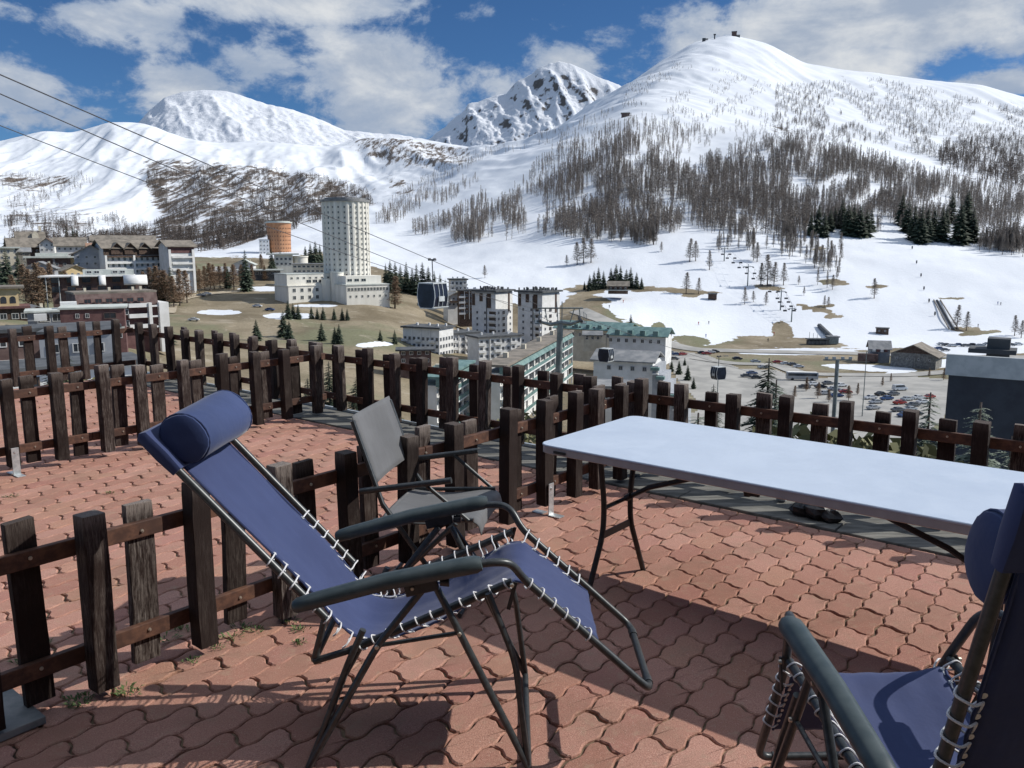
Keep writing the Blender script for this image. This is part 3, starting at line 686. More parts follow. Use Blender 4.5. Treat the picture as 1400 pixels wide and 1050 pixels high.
def layer_ae():
    out = []
    for D, ys, isz in LAY:
        y2 = np.interp(PX2, PXC, ys)
        A = []; Z = []
        for x, y in zip(PX2, y2):
            if isz: 
                # iterate pixel row for that height
                yy = 500
                for _ in range(12):
                    r = ray(x, yy); zz = H + r[2]/r[1]*D; yy += (zz-y)*F/D*.9
                r = ray(x, yy); A.append(r[0]/r[1]); Z.append(y)
            else:
                r = ray(x, y); A.append(r[0]/r[1]); Z.append(H + r[2]/r[1]*D)
        out.append((D, np.array(A), np.array(Z)))
    return out
LAE = layer_ae()
# fine skyline of the big right-hand and left ridges keeps every vertex of the tables
AG = np.linspace(-.90, .92, 640)
DL = np.array([l[0] for l in LAE], float)
def smooth(v, k):
    if k < 2: return v
    ker = np.hanning(k+2)[1:-1]; ker /= ker.sum(); return np.convolve(np.pad(v, k, mode='edge'), ker, 'same')[k:-k]
ZL = np.array([smooth(np.interp(AG, A, Z), 9 if D > 2500 else 25) for D, A, Z in LAE])   # layers x azimuth
def relief(a, D, Z=None):
    X = a*D
    f1 = np.clip((D-700)/1300, 0, 1); far = np.clip((2990-D)/350, 0, 1)
    r = (fbm(X/230+3+D/900, D/1300+1, 6, 3, .55, True)-.55)*(66-30*np.clip((a-.05)/.2, 0, 1))*f1*far + (fbm(X/60, D/160, 5, 9)-.5)*13*f1*(.35+.65*far)
    mid = np.clip((D-430)/100, 0, 1)*np.clip((1100-D)/300, 0, 1)
    r = r + (fbm(X/45+7, D/60, 4, 21)-.5)*5*mid
    near = np.clip((D-40)/60, 0, 1)*np.clip((430-D)/60, 0, 1)*np.clip((.02-a)/.1, 0, 1)
    return r + (fbm(X/25+2, D/25, 4, 31)-.5)*3.0*near
def pchip_cols(D):
    """heights at distances D for every azimuth (monotone-ish cubic along D)"""
    out = np.zeros((len(D), len(AG)))
    for i, d in enumerate(D):
        k = min(max(np.searchsorted(DL, d)-1, 0), len(DL)-2); h = DL[k+1]-DL[k]; t = (d-DL[k])/h
        def sl(j):
            if j <= 0 or j >= len(DL)-1: jj = min(max(j, 0), len(DL)-2); return (ZL[jj+1]-ZL[jj])/(DL[jj+1]-DL[jj])
            a = (ZL[j]-ZL[j-1])/(DL[j]-DL[j-1]); b_ = (ZL[j+1]-ZL[j])/(DL[j+1]-DL[j])
            return np.where(a*b_ > 0, 2*a*b_/(a+b_+1e-12), 0)
        m0, m1 = sl(k)*h, sl(k+1)*h
        out[i] = (2*t**3-3*t*t+1)*ZL[k] + (t**3-2*t*t+t)*m0 + (-2*t**3+3*t*t)*ZL[k+1] + (t**3-t*t)*m1
    return out
DG = np.concatenate([np.linspace(8, 200, 50)[:-1], np.linspace(200, 460, 105)[:-1], np.linspace(460, 1100, 130)[:-1], np.linspace(1100, 3000, 190)])
ZG = pchip_cols(DG) + relief(AG[None, :], DG[:, None])
def gz(a, D):                                  # ground height by bilinear look-up
    i = np.clip(np.searchsorted(DG, D)-1, 0, len(DG)-2); j = np.clip(np.searchsorted(AG, a)-1, 0, len(AG)-2)
    t = np.clip((D-DG[i])/(DG[i+1]-DG[i]), 0, 1); u = np.clip((a-AG[j])/(AG[j+1]-AG[j]), 0, 1)
    return (ZG[i, j]*(1-u)+ZG[i, j+1]*u)*(1-t) + (ZG[i+1, j]*(1-u)+ZG[i+1, j+1]*u)*t
def G(px, py, dmin=45):                        # where the sight line meets the land
    r = ray(px, py); a = r[0]/r[1]; e = r[2]/r[1]
    D = DG[DG >= dmin]; zz = gz(np.full(len(D), a), D); s = zz - (H + e*D); k = np.where(s >= 0)[0]
    if len(k) == 0: return None
    k = k[0]
    if k > 0: t = -s[k-1]/(s[k]-s[k-1]+1e-9); d = D[k-1]+(D[k]-D[k-1])*t
    else: d = D[0]
    return Vector((a*d, d, float(gz(np.array(a), np.array(d)))))
def gzp(X, Y): return float(gz(np.array(X/Y), np.array(Y)))
# screen coordinates of the land's vertices are only used to look up where its own snow, grass and rock lie
XG = AG[None, :]*DG[:, None]; YG = np.repeat(DG[:, None], len(AG), 1)
cc = YG*CP - (ZG-H)*SP; ww = -YG*SP - (ZG-H)*CP
PXG = 700+F*XG/cc; PYG = 525+F*ww/cc
def inpoly(X, Y, poly):
    ins = np.zeros(X.shape, bool); n = len(poly)
    for i in range(n):
        x0, y0 = poly[i]; x1, y1 = poly[(i+1) % n]
        if y0 == y1: continue
        c = ((y0 > Y) != (y1 > Y)) & (X < (x1-x0)*(Y-y0)/(y1-y0)+x0); ins ^= c
    return ins
def ell(cx, cy, rx, ry, ang=0):
    a = radians(ang); dx = PXG-cx; dy = PYG-cy; u = (dx*cos(a)+dy*sin(a))/rx; v = (-dx*sin(a)+dy*cos(a))/ry
    return np.clip((1.25-np.sqrt(u*u+v*v))*2, 0, 1)
bare = np.zeros(ZG.shape)
left_edge = np.interp(PXG, [-300, 240, 260, 330, 440, 520, 600, 640, 700, 760, 800, 830, 900, 1000, 1400], [338, 338, 352, 352, 345, 365, 395, 405, 415, 420, 395, 425, 462, 474, 476])
nb = (fbm(XG/30, YG/40, 5, 5)-.5)
bare = np.clip((PYG - left_edge)/5 + nb*2 + .3, 0, 1)*(YG < 1100)
for e in [(800,397,28,4,3),(806,409,30,5,6),(815,424,34,8,25),(870,450,45,9,20),(905,468,36,9,12),(945,466,26,7,5),(1080,468,75,7,4),(1020,472,40,6,0),(1070,455,13,17,-35),(1112,422,30,3,14),(1140,433,14,2.5,-6),(930,398,55,3,3),(860,394,70,4,2),(1060,392,20,3,4),(1125,412,0.1,.1,0),(1120,340,10,3,0),(1052,394,22,4,8),(1128,419,14,2.5,0),(1140,386,20,4,5),(1128,425,10,2,0),(1200,392,16,2,0),(1320,450,20,4,0),(1230,490,55,10,0),(1250,520,70,12,0),(1340,455,30,3,-5),(1300,408,18,2,0),(945,403,14,3,0),(900,448,10,8,0)]:
    if e[2] > 1: bare = np.maximum(bare, ell(*e)*np.clip(1+nb*2.2, 0, 1.3))
snowp = np.zeros(ZG.shape)
for e in [(1290,497,26,5,-8),(1190,503,60,4,3),(1100,481,90,4,0),(1230,512,20,3,0),(1330,480,70,5,0),(60,395,0,0,0),(700,438,0,0,0),(300,427,26,3,0),(395,432,30,4,0),(370,395,40,3,0),(520,470,18,3,0),(500,472,14,3,0),(765,468,30,3,0),(430,418,30,2,0),(590,480,30,4,0)]:
    if e[2] > 1: snowp = np.maximum(snowp, ell(*e))
bare = np.clip(bare - np.clip(snowp*(1.25+nb*5), 0, 1)*1.2, 0, 1)
# valley-floor left: far shaded snow field keeps its snow; wooded and rocky parts of the far slopes
scrub_rock_shade = np.zeros(ZG.shape)
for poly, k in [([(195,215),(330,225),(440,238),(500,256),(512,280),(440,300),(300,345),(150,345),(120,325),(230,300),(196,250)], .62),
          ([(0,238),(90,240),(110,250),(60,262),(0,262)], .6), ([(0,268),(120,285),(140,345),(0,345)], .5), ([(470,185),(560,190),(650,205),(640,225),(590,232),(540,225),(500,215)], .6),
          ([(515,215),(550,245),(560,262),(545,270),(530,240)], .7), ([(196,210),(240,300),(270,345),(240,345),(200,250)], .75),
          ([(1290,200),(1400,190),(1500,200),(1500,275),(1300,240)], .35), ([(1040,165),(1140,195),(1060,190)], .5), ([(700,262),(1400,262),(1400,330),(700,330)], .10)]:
    scrub_rock_shade = np.maximum(scrub_rock_shade, inpoly(PXG, PYG, poly)*k)
scrub_rock_shade = np.maximum(scrub_rock_shade, .24*np.clip((DG[:, None]-1150)/300, 0, 1))  # rock speckle put over all far snow to darken slopes facing less sun
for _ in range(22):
    scrub_rock_shade[1:-1, 1:-1] = (scrub_rock_shade[1:-1, 1:-1]*2 + scrub_rock_shade[:-2, 1:-1]+scrub_rock_shade[2:, 1:-1]+scrub_rock_shade[1:-1, :-2]+scrub_rock_shade[1:-1, 2:])/6
def sheet_mesh(name, X, Y, Z, attrs, mat, kind='structure', mask=None, dz=0):
    nr, nc = Z.shape; V = np.stack([X, Y, Z+dz], -1).reshape(-1, 3)
    i = np.arange(nr*nc).reshape(nr, nc); q = np.stack([i[:-1, :-1], i[:-1, 1:], i[1:, 1:], i[1:, :-1]], -1).reshape(-1, 4)
    if mask is not None:
        q = q[mask[:-1, :-1].reshape(-1)]; used = np.unique(q); re = np.full(len(V), -1); re[used] = np.arange(len(used)); V = V[used]; q = re[q]
    else: used = None
    me = bpy.data.meshes.new(name); me.vertices.add(len(V)); me.vertices.foreach_set('co', V.ravel().astype(np.float32))
    me.loops.add(q.size); me.loops.foreach_set('vertex_index', q.ravel().astype(np.int32))
    me.polygons.add(len(q)); me.polygons.foreach_set('loop_start', np.arange(0, q.size, 4, dtype=np.int32)); me.polygons.foreach_set('loop_total', np.full(len(q), 4, dtype=np.int32))
    me.update(calc_edges=True); me.polygons.foreach_set('use_smooth', [True]*len(q))
    for k, v in attrs.items():
        at = me.attributes.new(k, 'FLOAT', 'POINT'); vv = v.reshape(-1).astype(np.float32); at.data.foreach_set('value', vv if used is None else vv[used])
    me.materials.append(mat); o = bpy.data.objects.new(name, me); COL.objects.link(o); tag(o, kind=kind); return o
def snow_bsdf(nt, b, c):
    nt.links.new(c, b.inputs['Base Color']); b.inputs['Roughness'].default_value = .8; b.inputs['Specular IOR Level'].default_value = .15
def land_mat():
    m, nt, b = new_mat('snow_grass_land')
    def att(n): a = nt.nodes.new('ShaderNodeAttribute'); a.attribute_name = n; return a.outputs['Fac']
    def math_(op, a, b_):
        n = nt.nodes.new('ShaderNodeMath'); n.operation = op
        for s, v in zip(n.inputs, (a, b_)):
            if isinstance(v, (int, float)): s.default_value = v
            else: nt.links.new(v, s)
        return n.outputs[0]
    g1 = noise(nt, .035, 8, .62); g2 = noise(nt, .16, 7, .65); g3 = noise(nt, .012, 6, .6)
    grass = mixc(nt, ramp(nt, g1, .35, .65), (.16, .13, .085), (.28, .235, .165)); grass = mixc(nt, ramp(nt, g3, .5, .62), grass, (.17, .17, .105))
    grass = mixc(nt, ramp(nt, g2, .55, .75, 0, .5), grass, (.26, .23, .17)); g4 = noise(nt, .9, 8, .75); grass = mixc(nt, ramp(nt, g4, .48, .66, 0, .55), grass, (.10, .082, .052)); g5 = noise(nt, .07, 8, .7, dist=1.0); grass = mixc(nt, ramp(nt, g5, .56, .64, 0, .7), grass, (.33, .29, .225))
    snow = mixc(nt, ramp(nt, g3, .4, .7), (.64, .67, .715), (.71, .74, .775)); snow = mixc(nt, ramp(nt, g2, .58, .75, 0, .3), snow, (.57, .60, .63))
    br = ramp(nt, math_('ADD', att('bare'), math_('MULTIPLY', math_('SUBTRACT', g2, .5), 2.0)), .46, .60)
    c = mixc(nt, br, snow, grass)
    rk = noise(nt, .05, 10, .78, stretch=(1, .15, .3)); rkm = ramp(nt, math_('ADD', att('scrub_rock_shade'), math_('MULTIPLY', math_('SUBTRACT', rk, .5), 2.2)), .50, .68)
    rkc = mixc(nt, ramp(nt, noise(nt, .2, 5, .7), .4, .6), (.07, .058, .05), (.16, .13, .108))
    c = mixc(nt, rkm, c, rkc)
    # bare rock where the slope is steepest
    geo = nt.nodes.new('ShaderNodeNewGeometry'); sep = nt.nodes.new('ShaderNodeSeparateXYZ'); nt.links.new(geo.outputs['Normal'], sep.inputs[0])
    st = math_('ADD', sep.outputs[2], math_('MULTIPLY', math_('SUBTRACT', noise(nt, .05, 8, .7), .5), .75))
    c = mixc(nt, ramp(nt, st, .52, .46), c, (.10, .09, .085))
    snow_bsdf(nt, b, c); bump(nt, b, noise(nt, .35, 6, .7), .5, .6); return m
M['land'] = land_mat()
terrain = sheet_mesh('snowy_terrain', XG, YG, ZG, {'bare': bare, 'scrub_rock_shade': scrub_rock_shade}, M['land'])
# the land goes on behind the ridges and out to the sides as plain slopes falling away
nb_ = 60; Dk = np.linspace(3000, 5200, nb_); ZB = ZG[-1][None, :] - ((Dk[:, None]-3000)/1000)**1.3*620
sheet_mesh('back_slope', AG[None, :]*Dk[:, None], np.repeat(Dk[:, None], len(AG), 1), ZB, {'bare': ZB*0, 'scrub_rock_shade': ZB*0}, M['land'])
gg = MB(); gg.add([(-7400, -900, -700), (7400, -900, -700), (7400, 9000, -700), (-7400, 9000, -700)], [(0, 1, 2, 3)]); o = gg.build('valley_ground', 'land'); tag(o, kind='structure')
gg = MB(); gg.add([(-400, -300, -13.2), (400, -300, -13.2), (60, 60, -14.5), (-60, 60, -14.2)], [(0, 1, 2, 3)]); o = gg.build('near_ground', 'land'); tag(o, kind='structure')
# ---- far peaks
def peak(name, sky, D0, base_py, amp, seed, rock, depth=1500, steep=1.0):
    xs = np.array([p[0] for p in sky]); ys = np.array([p[1] for p in sky]); na = 260; pxs = np.linspace(xs[0], xs[-1], na)
    yk = np.interp(pxs, xs, ys); a = []; zt = []
    for x, y in zip(pxs, yk):
        r = ray(x, y); a.append(r[0]/r[1]); zt.append(H+r[2]/r[1]*D0)
    a = np.array(a); zt = np.array(zt); jag = (fbm(pxs/7., pxs*0+seed, 4, seed)-.5)*amp*.35; zt = zt + jag
    rb = ray(700, base_py); zb = H + rb[2]/rb[1]*(D0-depth)
    T = np.linspace(0, 1.25, 200); D = D0 - depth + depth*T
    X = a[None, :]*D0 + (a[None, :]*0) * D[:, None]; X = a[None, :]*(D0*.35+D[:, None]*.65)*1.0
    X = a[None, :]*D[:, None]; Y = np.repeat(D[:, None], na, 1)
    up = np.clip(T, 0, 1)[:, None]**steep; dn = np.clip(T-1, 0, 1)[:, None]
    Z = zb + (zt[None, :]-zb)*up - dn*depth*1.6
    rel = (fbm(X/(depth*.30)+seed+Y/(depth*.6), Y/(depth*.55), 7, seed, .58, True)-.55)*amp*3.4 + (fbm(X/(depth*.05), Y/(depth*.07), 5, seed+3)-.5)*amp*.9
    Z = Z + rel*np.clip((1-T)*5, .03, 1)[:, None]*np.clip(T*8, 0, 1)[:, None]
    return sheet_mesh(name, X, Y, Z, {'bare': Z*0, 'scrub_rock_shade': Z*0+rock}, M['peak'])
def peak_mat():
    m, nt, b = new_mat('rock_and_snow')
    def mt(op, a, b_):
        n = nt.nodes.new('ShaderNodeMath'); n.operation = op
        for s, v in zip(n.inputs, (a, b_)):
            if isinstance(v, (int, float)): s.default_value = v
            else: nt.links.new(v, s)
        return n.outputs[0]
    at = nt.nodes.new('ShaderNodeAttribute'); at.attribute_name = 'scrub_rock_shade'
    geo = nt.nodes.new('ShaderNodeNewGeometry'); sep = nt.nodes.new('ShaderNodeSeparateXYZ'); nt.links.new(geo.outputs['Normal'], sep.inputs[0])
    st = mt('ADD', mt('SUBTRACT', sep.outputs[2], at.outputs['Fac']), mt('MULTIPLY', mt('SUBTRACT', noise(nt, .012, 9, .72), .5), .9))
    c = mixc(nt, ramp(nt, st, .38, .28), (.62, .645, .69), mixc(nt, noise(nt, .03, 6, .7), (.07, .065, .065), (.17, .155, .145)))
    snow_bsdf(nt, b, c); bump(nt, b, noise(nt, .02, 9, .7), .6, 14); return m
M['peak'] = peak_mat()
peak('snow_dome', [(120,215),(170,185),(192,165),(205,150),(225,133),(250,125),(280,123),(310,124),(330,131),(365,142),(400,150),(440,164),(470,178),(500,181),(540,184),(580,190),(620,200),(680,215)], 4600, 240, 21, 4, .17, 900, .8)
peak('rocky_peak', [(520,230),(570,200),(590,188),(612,170),(636,150),(640,142),(655,138),(680,130),(692,128),(706,112),(722,104),(738,92),(752,86),(766,84),(780,87),(800,95),(820,106),(845,116),(860,124),(900,142),(960,170),(1020,200)], 7000, 260, 50, 12, .12, 760, .85)
# ---- roads and car park: sheets a little above the land
pk = inpoly(PXG, PYG, [(905,482),(960,484),(1010,505),(1060,507),(1100,520),(1200,512),(1300,520),(1300,560),(1240,620),(900,640),(850,600),(960,560),(925,520)]) & (YG < 430) & (YG > 90)
sheet_mesh('car_park', XG, YG, ZG, {}, M['road'], mask=pk, dz=.10)
def ribbon(name, pts, width, mat, dz=.14, D=None):
    P3 = [G(*p) for p in pts]; P3 = [p for p in P3 if p is not None]
    V = []; 
    path = catmull(P3, 10)
    for i, p in enumerate(path):
        t = (path[min(i+1, len(path)-1)]-path[max(i-1, 0)]); t.z = 0; t.normalize(); nr = Vector((-t.y, t.x, 0))
        for s in (-1, -.33, .33, 1):
            q = p+nr*s*width/2; V.append((q.x, q.y, gzp(q.x, q.y)+dz))
    mb = MB(); mb.v = V
    for i in range(len(path)-1):
        for k in range(3): a = i*4+k; mb.f.append((a, a+1, a+5, a+4)); mb.m.append(0)
    o = mb.build(name, mat, None, True); tag(o, kind='structure'); return o
ribbon('mountain_road', [(1500,489),(1300,488),(1180,484),(1080,482),(1000,480),(950,478),(900,466),(860,452),(820,436),(790,424)], 11, 'road', .3)
ribbon('side_road', [(1320,507),(1240,513),(1180,513),(1100,511),(1060,500),(1000,497),(950,490)], 8, 'road', .3)
ribbon('track', [(226,428),(240,412),(290,402),(345,397)], 7, 'sandtrack', .3) if 'sandtrack' in M else None
# ------------------------------------------------------------------ trees
def larch_geo(seed, ntw, detail=True):
    """unit-height bare larch: trunk and crown as (verts, faces)"""
    r = random.Random(seed); tr = MB(); cr = MB()
    lean = (r.uniform(-.02, .02), r.uniform(-.02, .02)); n = 6 if detail else 3
    pts = [(lean[0]*t*t, lean[1]*t*t, t) for t in (0, .1, .35, .7, 1)]
    tr.tube(pts, [.016, .012, .009, .005, .001], n, 0, False)
    R0 = r.uniform(.13, .19); low = r.uniform(.1, .25)
    for i in range(ntw):
        t = low + (1-low)*(i+r.random())/ntw*.98; R = (R0*(1-t)**.75 + .012)*r.uniform(.55, 1.15); a = r.uniform(0, 2*pi)
        d = Vector((cos(a), sin(a), r.uniform(-.25, .3))); p = Vector((lean[0]*t*t, lean[1]*t*t, t)); e = p + d*R + Vector((0, 0, R*r.uniform(-.1, .25)))
        s = Vector((-sin(a), cos(a), 0)); w = .0035 if detail else .006
        cr.add([p+s*w, p-s*w, e], [(0, 1, 2)])
        k = 5 if detail else 3
        for j in range(k):
            q = p.lerp(e, r.uniform(.25, 1)); o = Vector((r.uniform(-1, 1), r.uniform(-1, 1), r.uniform(-.7, .9))).normalized()*r.uniform(.014, .034)*(1 if detail else 1.5)
            o2 = o.cross(Vector((r.uniform(-1, 1), r.uniform(-1, 1), r.uniform(-1, 1)))).normalized()*(.0042 if detail else .0105)
            cr.add([q-o+o2, q-o-o2, q+o], [(0, 1, 2)])
    return tr, cr
def fir_geo(seed, tiers, per, wide=.17, sub=0):
    r = random.Random(seed); tr = MB(); cr = MB()
    tr.tube([(0, 0, 0), (0, 0, .5), (0, 0, .99)], [.017, .010, .002], 6, 0, False)
    for i in range(tiers):
        t = .06 + .93*(i/tiers)**.92; R = wide*(1-t)**.85*r.uniform(.85, 1.1) + .008
        for j in range(per):
            a = 2*pi*j/per + r.uniform(-.35, .35) + i*1.3; L = R*r.uniform(.6, 1.15); d = Vector((cos(a), sin(a), 0)); s = Vector((-sin(a), cos(a), 0))
            p = Vector((0, 0, t+r.uniform(-.01, .01))); dr = r.uniform(.18, .42)
            m_ = p + d*L*.5 - Vector((0, 0, L*dr*.3)); e = p + d*L - Vector((0, 0, L*dr))
            w = L*(.26 if not sub else .07)
            cr.add([p, m_+s*w-Vector((0, 0, w*.5)), e, m_-s*w-Vector((0, 0, w*.5)), m_+Vector((0, 0, w*.45))], [(0, 1, 4), (1, 2, 4), (2, 3, 4), (3, 0, 4)])
            for k in range(sub):
                f = r.uniform(.15, 1.0); q = p.lerp(m_, f*2) if f < .5 else m_.lerp(e, f*2-1); sg = r.choice((-1, 1))
                b_ = (d*.55 + s*sg*r.uniform(.3, 1.) + Vector((0, 0, r.uniform(-.35, .12)))).normalized()*L*r.uniform(.14, .30)*(1.15-f*.5); w2 = b_.cross(Vector((0, 0, 1))).normalized()*b_.length*.27
                cr.add([q, q+b_*.5+w2, q+b_, q+b_*.5-w2], [(0, 1, 2, 3)])
    return tr, cr
def shrub_geo(seed, n=1500):
    r = random.Random(seed); tr = MB(); cr = MB(); 
    for k in range(4):
        a = r.uniform(0, 6.28); tr.tube([(0, 0, 0), (cos(a)*.15, sin(a)*.15, .4), (cos(a)*.3, sin(a)*.3, .8)], [.03, .02, .006], 5, 0, False)
    for k in range(n):
        v = Vector((r.gauss(0, 1), r.gauss(0, 1), r.gauss(0, 1))).normalized()*r.uniform(.45, 1)**.6; c = Vector((v.x*.45, v.y*.45, .55+v.z*.42))
        o = Vector((r.uniform(-1, 1), r.uniform(-1, 1), r.uniform(-1, 1))).normalized()*.034; p = o.cross(Vector((r.uniform(-1, 1), 1, .3))).normalized()*.018
        cr.add([c-o, c+p, c+o, c-p], [(0, 1, 2, 3)])
    return tr, cr
PROTO = {}
def proto_meshes(kind, var):
    k = (kind, var)
    if k in PROTO: return PROTO[k]
    if kind == 'larch': tr, cr = larch_geo(100+var, 260); ms = ('bark', 'larch')
    elif kind == 'warm': tr, cr = larch_geo(150+var, 420); ms = ('bark', 'larchw')
    elif kind == 'fir': tr, cr = fir_geo(200+var, 24, 12, .21); ms = ('bark', 'fir')
    elif kind == 'spruce': tr, cr = fir_geo(300+var, 40, 14, .24, 26); ms = ('bark', 'frost')
    elif kind == 'dspruce': tr, cr = fir_geo(350+var, 42, 15, .27, 24); ms = ('bark', 'fir')
    else: tr, cr = shrub_geo(400+var); ms = ('bark', 'shrub')
    a = tr.build('trunk', ms[0], None, True); b_ = cr.build('crown', ms[1]); out = (a.data, b_.data)
    bpy.data.objects.remove(a); bpy.data.objects.remove(b_); PROTO[k] = out; return out
TREES = []
def tree(kind, pos, h, label, group, wide=1.0, sink=.03):
    var = random.randint(0, 3 if kind in ('larch', 'fir') else 1); me = proto_meshes(kind, var)
    nm = {'larch': 'larch_tree', 'warm': 'larch_tree', 'fir': 'fir_tree', 'spruce': 'spruce_tree', 'dspruce': 'spruce_tree', 'shrub': 'shrub'}[kind]
    root = empty(nm, (pos[0], pos[1], pos[2]-sink*h), random.uniform(0, 6.28)); w = wide*random.uniform(.9, 1.12); root.scale = (h*w, h*w, h)
    tag(root, label, 'shrub' if kind == 'shrub' else 'tree', group)
    for n_, m_ in zip(('trunk', 'crown'), me): o = bpy.data.objects.new(n_, m_); COL.objects.link(o); o.parent = root
    return root
def in_poly(x, y, poly):
    ins = False; n = len(poly)
    for i in range(n):
        x0, y0 = poly[i]; x1, y1 = poly[(i+1) % n]
        if (y0 > y) != (y1 > y) and x < (x1-x0)*(y-y0)/(y1-y0)+x0: ins = not ins
    return ins
def scatter(poly, n, rnd, clump=0, cs=40):
    xs = [p[0] for p in poly]; ys = [p[1] for p in poly]; out = []; tries = 0
    while len(out) < n and tries < n*30:
        tries += 1; x = rnd.uniform(min(xs), max(xs)); y = rnd.uniform(min(ys), max(ys))
        if not in_poly(x, y, poly): continue
        if clump and float(fbm(np.array(x/cs+50), np.array(y/cs*2+50), 3, 77)) < clump: continue
        g = G(x, y, 440)
        if g is not None: out.append((g, x, y))
    return out
rnd = random.Random(5)
# isolated larches on the ski meadow: (x, base y, height px, label)
ISO = [(1195,408,27,'bare larch standing alone on the open piste between the chairlift and the conveyor'),
 (943,358,31,'left one of two close bare larches on the snow above the hut'),(951,357,27,'right one of two close bare larches on the snow above the hut'),
 (970,369,26,'single bare larch on the snow right of the close pair'),(904,344,13,'small bare larch on the snow just under the wood'),
 (938,402,29,'taller bare larch on a brown patch right of the dark firs'),(955,402,22,'lower bare larch on a brown patch right of the dark firs'),
 (663,380,17,'small pale larch alone on the snow above the condominium towers'),
 (1018,416,23,'bare larch at the left end of the brown strip by the chairlift'),(1030,413,15,'low larch beside the left larch of the brown strip'),(1047,417,18,'small larch on the right part of the brown strip'),
 (1049,391,42,'tall larch of the group on the round brown patch'),(1040,390,30,'left larch of the group on the round brown patch'),(1058,391,32,'middle larch of the group on the round brown patch'),(1071,390,30,'right larch of the group on the round brown patch'),
 (1127,419,15,'left one of the two small larches on a reddish patch'),(1132,420,14,'right one of the two small larches on a reddish patch'),
 (1092,389,12,'small larch under the lowest trees of the wood, left'),(1099,404,12,'small larch just below its neighbour left of the tall larch'),(1138,396,20,'small dark larch at the foot of the lowest clump'),
 (1308,450,33,'left bare larch beside the wooden conveyor track'),(1321,452,26,'right bare larch beside the wooden conveyor track'),
 (1387,459,28,'larch at the right edge of the piste'),(1396,462,24,'rightmost larch at the edge of the piste'),(1030,356,22,'bare larch on the snow by the upper chairlift pylon'),(1035,358,26,'darker larch on the snow by the upper chairlift pylon'),
 (775,363,14,'low bare larch at the left of the clump under the wood'),(789,362,30,'left tall larch of the clump below the wood'),(798,360,34,'middle tall larch of the clump below the wood'),(808,359,32,'right tall larch of the clump below the wood')]
for x, y, hp, lb in ISO:
    g = G(x, y, 380); 
    if g: tree('larch', g, hp*g.y/F*1.05, lb, None, 1.6)
larch = []
WOODS = [([(700,275),(760,240),(800,215),(860,185),(905,215),(930,238),(945,232),(960,226),(1000,212),(1060,196),(1110,198),(1180,222),(1260,248),(1400,275),(1400,346),(1345,342),(1335,318),(1232,312),(1195,318),(1105,312),(1085,334),(1060,322),(965,318),(940,305),(900,338),(850,332),(800,330),(760,322),(700,328),(620,334),(612,322),(650,300)], 6800, .41),
 ([(1068,200),(1150,205),(1260,235),(1400,262),(1400,285),(1250,265),(1130,232),(1068,215)], 700, 0),
 ([(513,306),(540,270),(585,238),(640,212),(690,196),(690,203),(650,224),(600,255),(570,290),(540,306)], 430, 0),
 ([(590,268),(650,238),(655,250),(610,280),(590,282)], 90, 0), ([(560,318),(600,305),(640,288),(660,268),(668,280),(640,300),(600,318),(575,324)], 130, 0),
 ([(970,345),(1000,322),(1110,335),(1140,352),(1130,372),(1112,385),(1120,392),(1100,360),(1040,345)], 60, 0),
 ([(1105,340),(1150,345),(1152,388),(1128,396),(1108,370)], 22, 0), ([(1330,320),(1400,330),(1400,352),(1340,345)], 60, 0),
 ([(860,160),(960,170),(935,230),(905,215),(830,200),(800,215),(700,262),(760,205),(820,175)], 420, .0),
 ([(700,188),(760,180),(830,150),(850,150),(800,180),(740,200),(690,210)], 110, .45)]
for poly, n, cl in WOODS:
    for g, x, y in scatter(poly, n, rnd, cl, 26): larch.append((g, rnd.uniform(9, 16.5)*(1 if g.y < 1150 else .7)))
MT = []
for poly, n, cl, h0, h1 in [([(200,235),(330,228),(440,242),(500,262),(512,280),(440,302),(300,345),(150,345),(125,328),(235,300),(200,255)], 4600, .36, 7, 13),
  ([(60,262),(110,238),(130,250),(60,285),(20,300),(0,270)], 110, .45, 8, 14), ([(60,300),(160,300),(240,345),(20,345),(0,300)], 420, .40, 9, 16), ([(0,240),(50,238),(90,250),(0,262)], 120, .4, 6, 10),
  ([(1060,118),(1200,108),(1400,150),(1400,230),(1300,222),(1180,195),(1060,165)], 2600, .43, 7, 12), ([(1290,195),(1340,190),(1400,188),(1400,262),(1320,240),(1280,225)], 700, .0, 12, 17),
  ([(1050,160),(1130,168),(1170,200),(1060,190)], 130, .0, 9, 14), ([(860,110),(920,85),(1000,100),(1060,118),(1000,150),(940,140),(850,148)], 420, .46, 4, 8), ([(900,150),(1050,150),(1060,190),(960,205),(930,180)], 160, .45, 6, 10),
  ([(500,200),(640,205),(620,232),(520,222)], 70, .5, 6, 9)]:
    for g, x, y in scatter(poly, n, rnd, cl, 30): MT.append((g, rnd.uniform(h0, h1)))
larch.sort(key=lambda q: q[0].y)
for g, h in larch[:250]: tree('larch', g, h, 'bare brown larch among the others in the wood on the snowy slope', 'bare larches of the wood on the slope', 1.0)
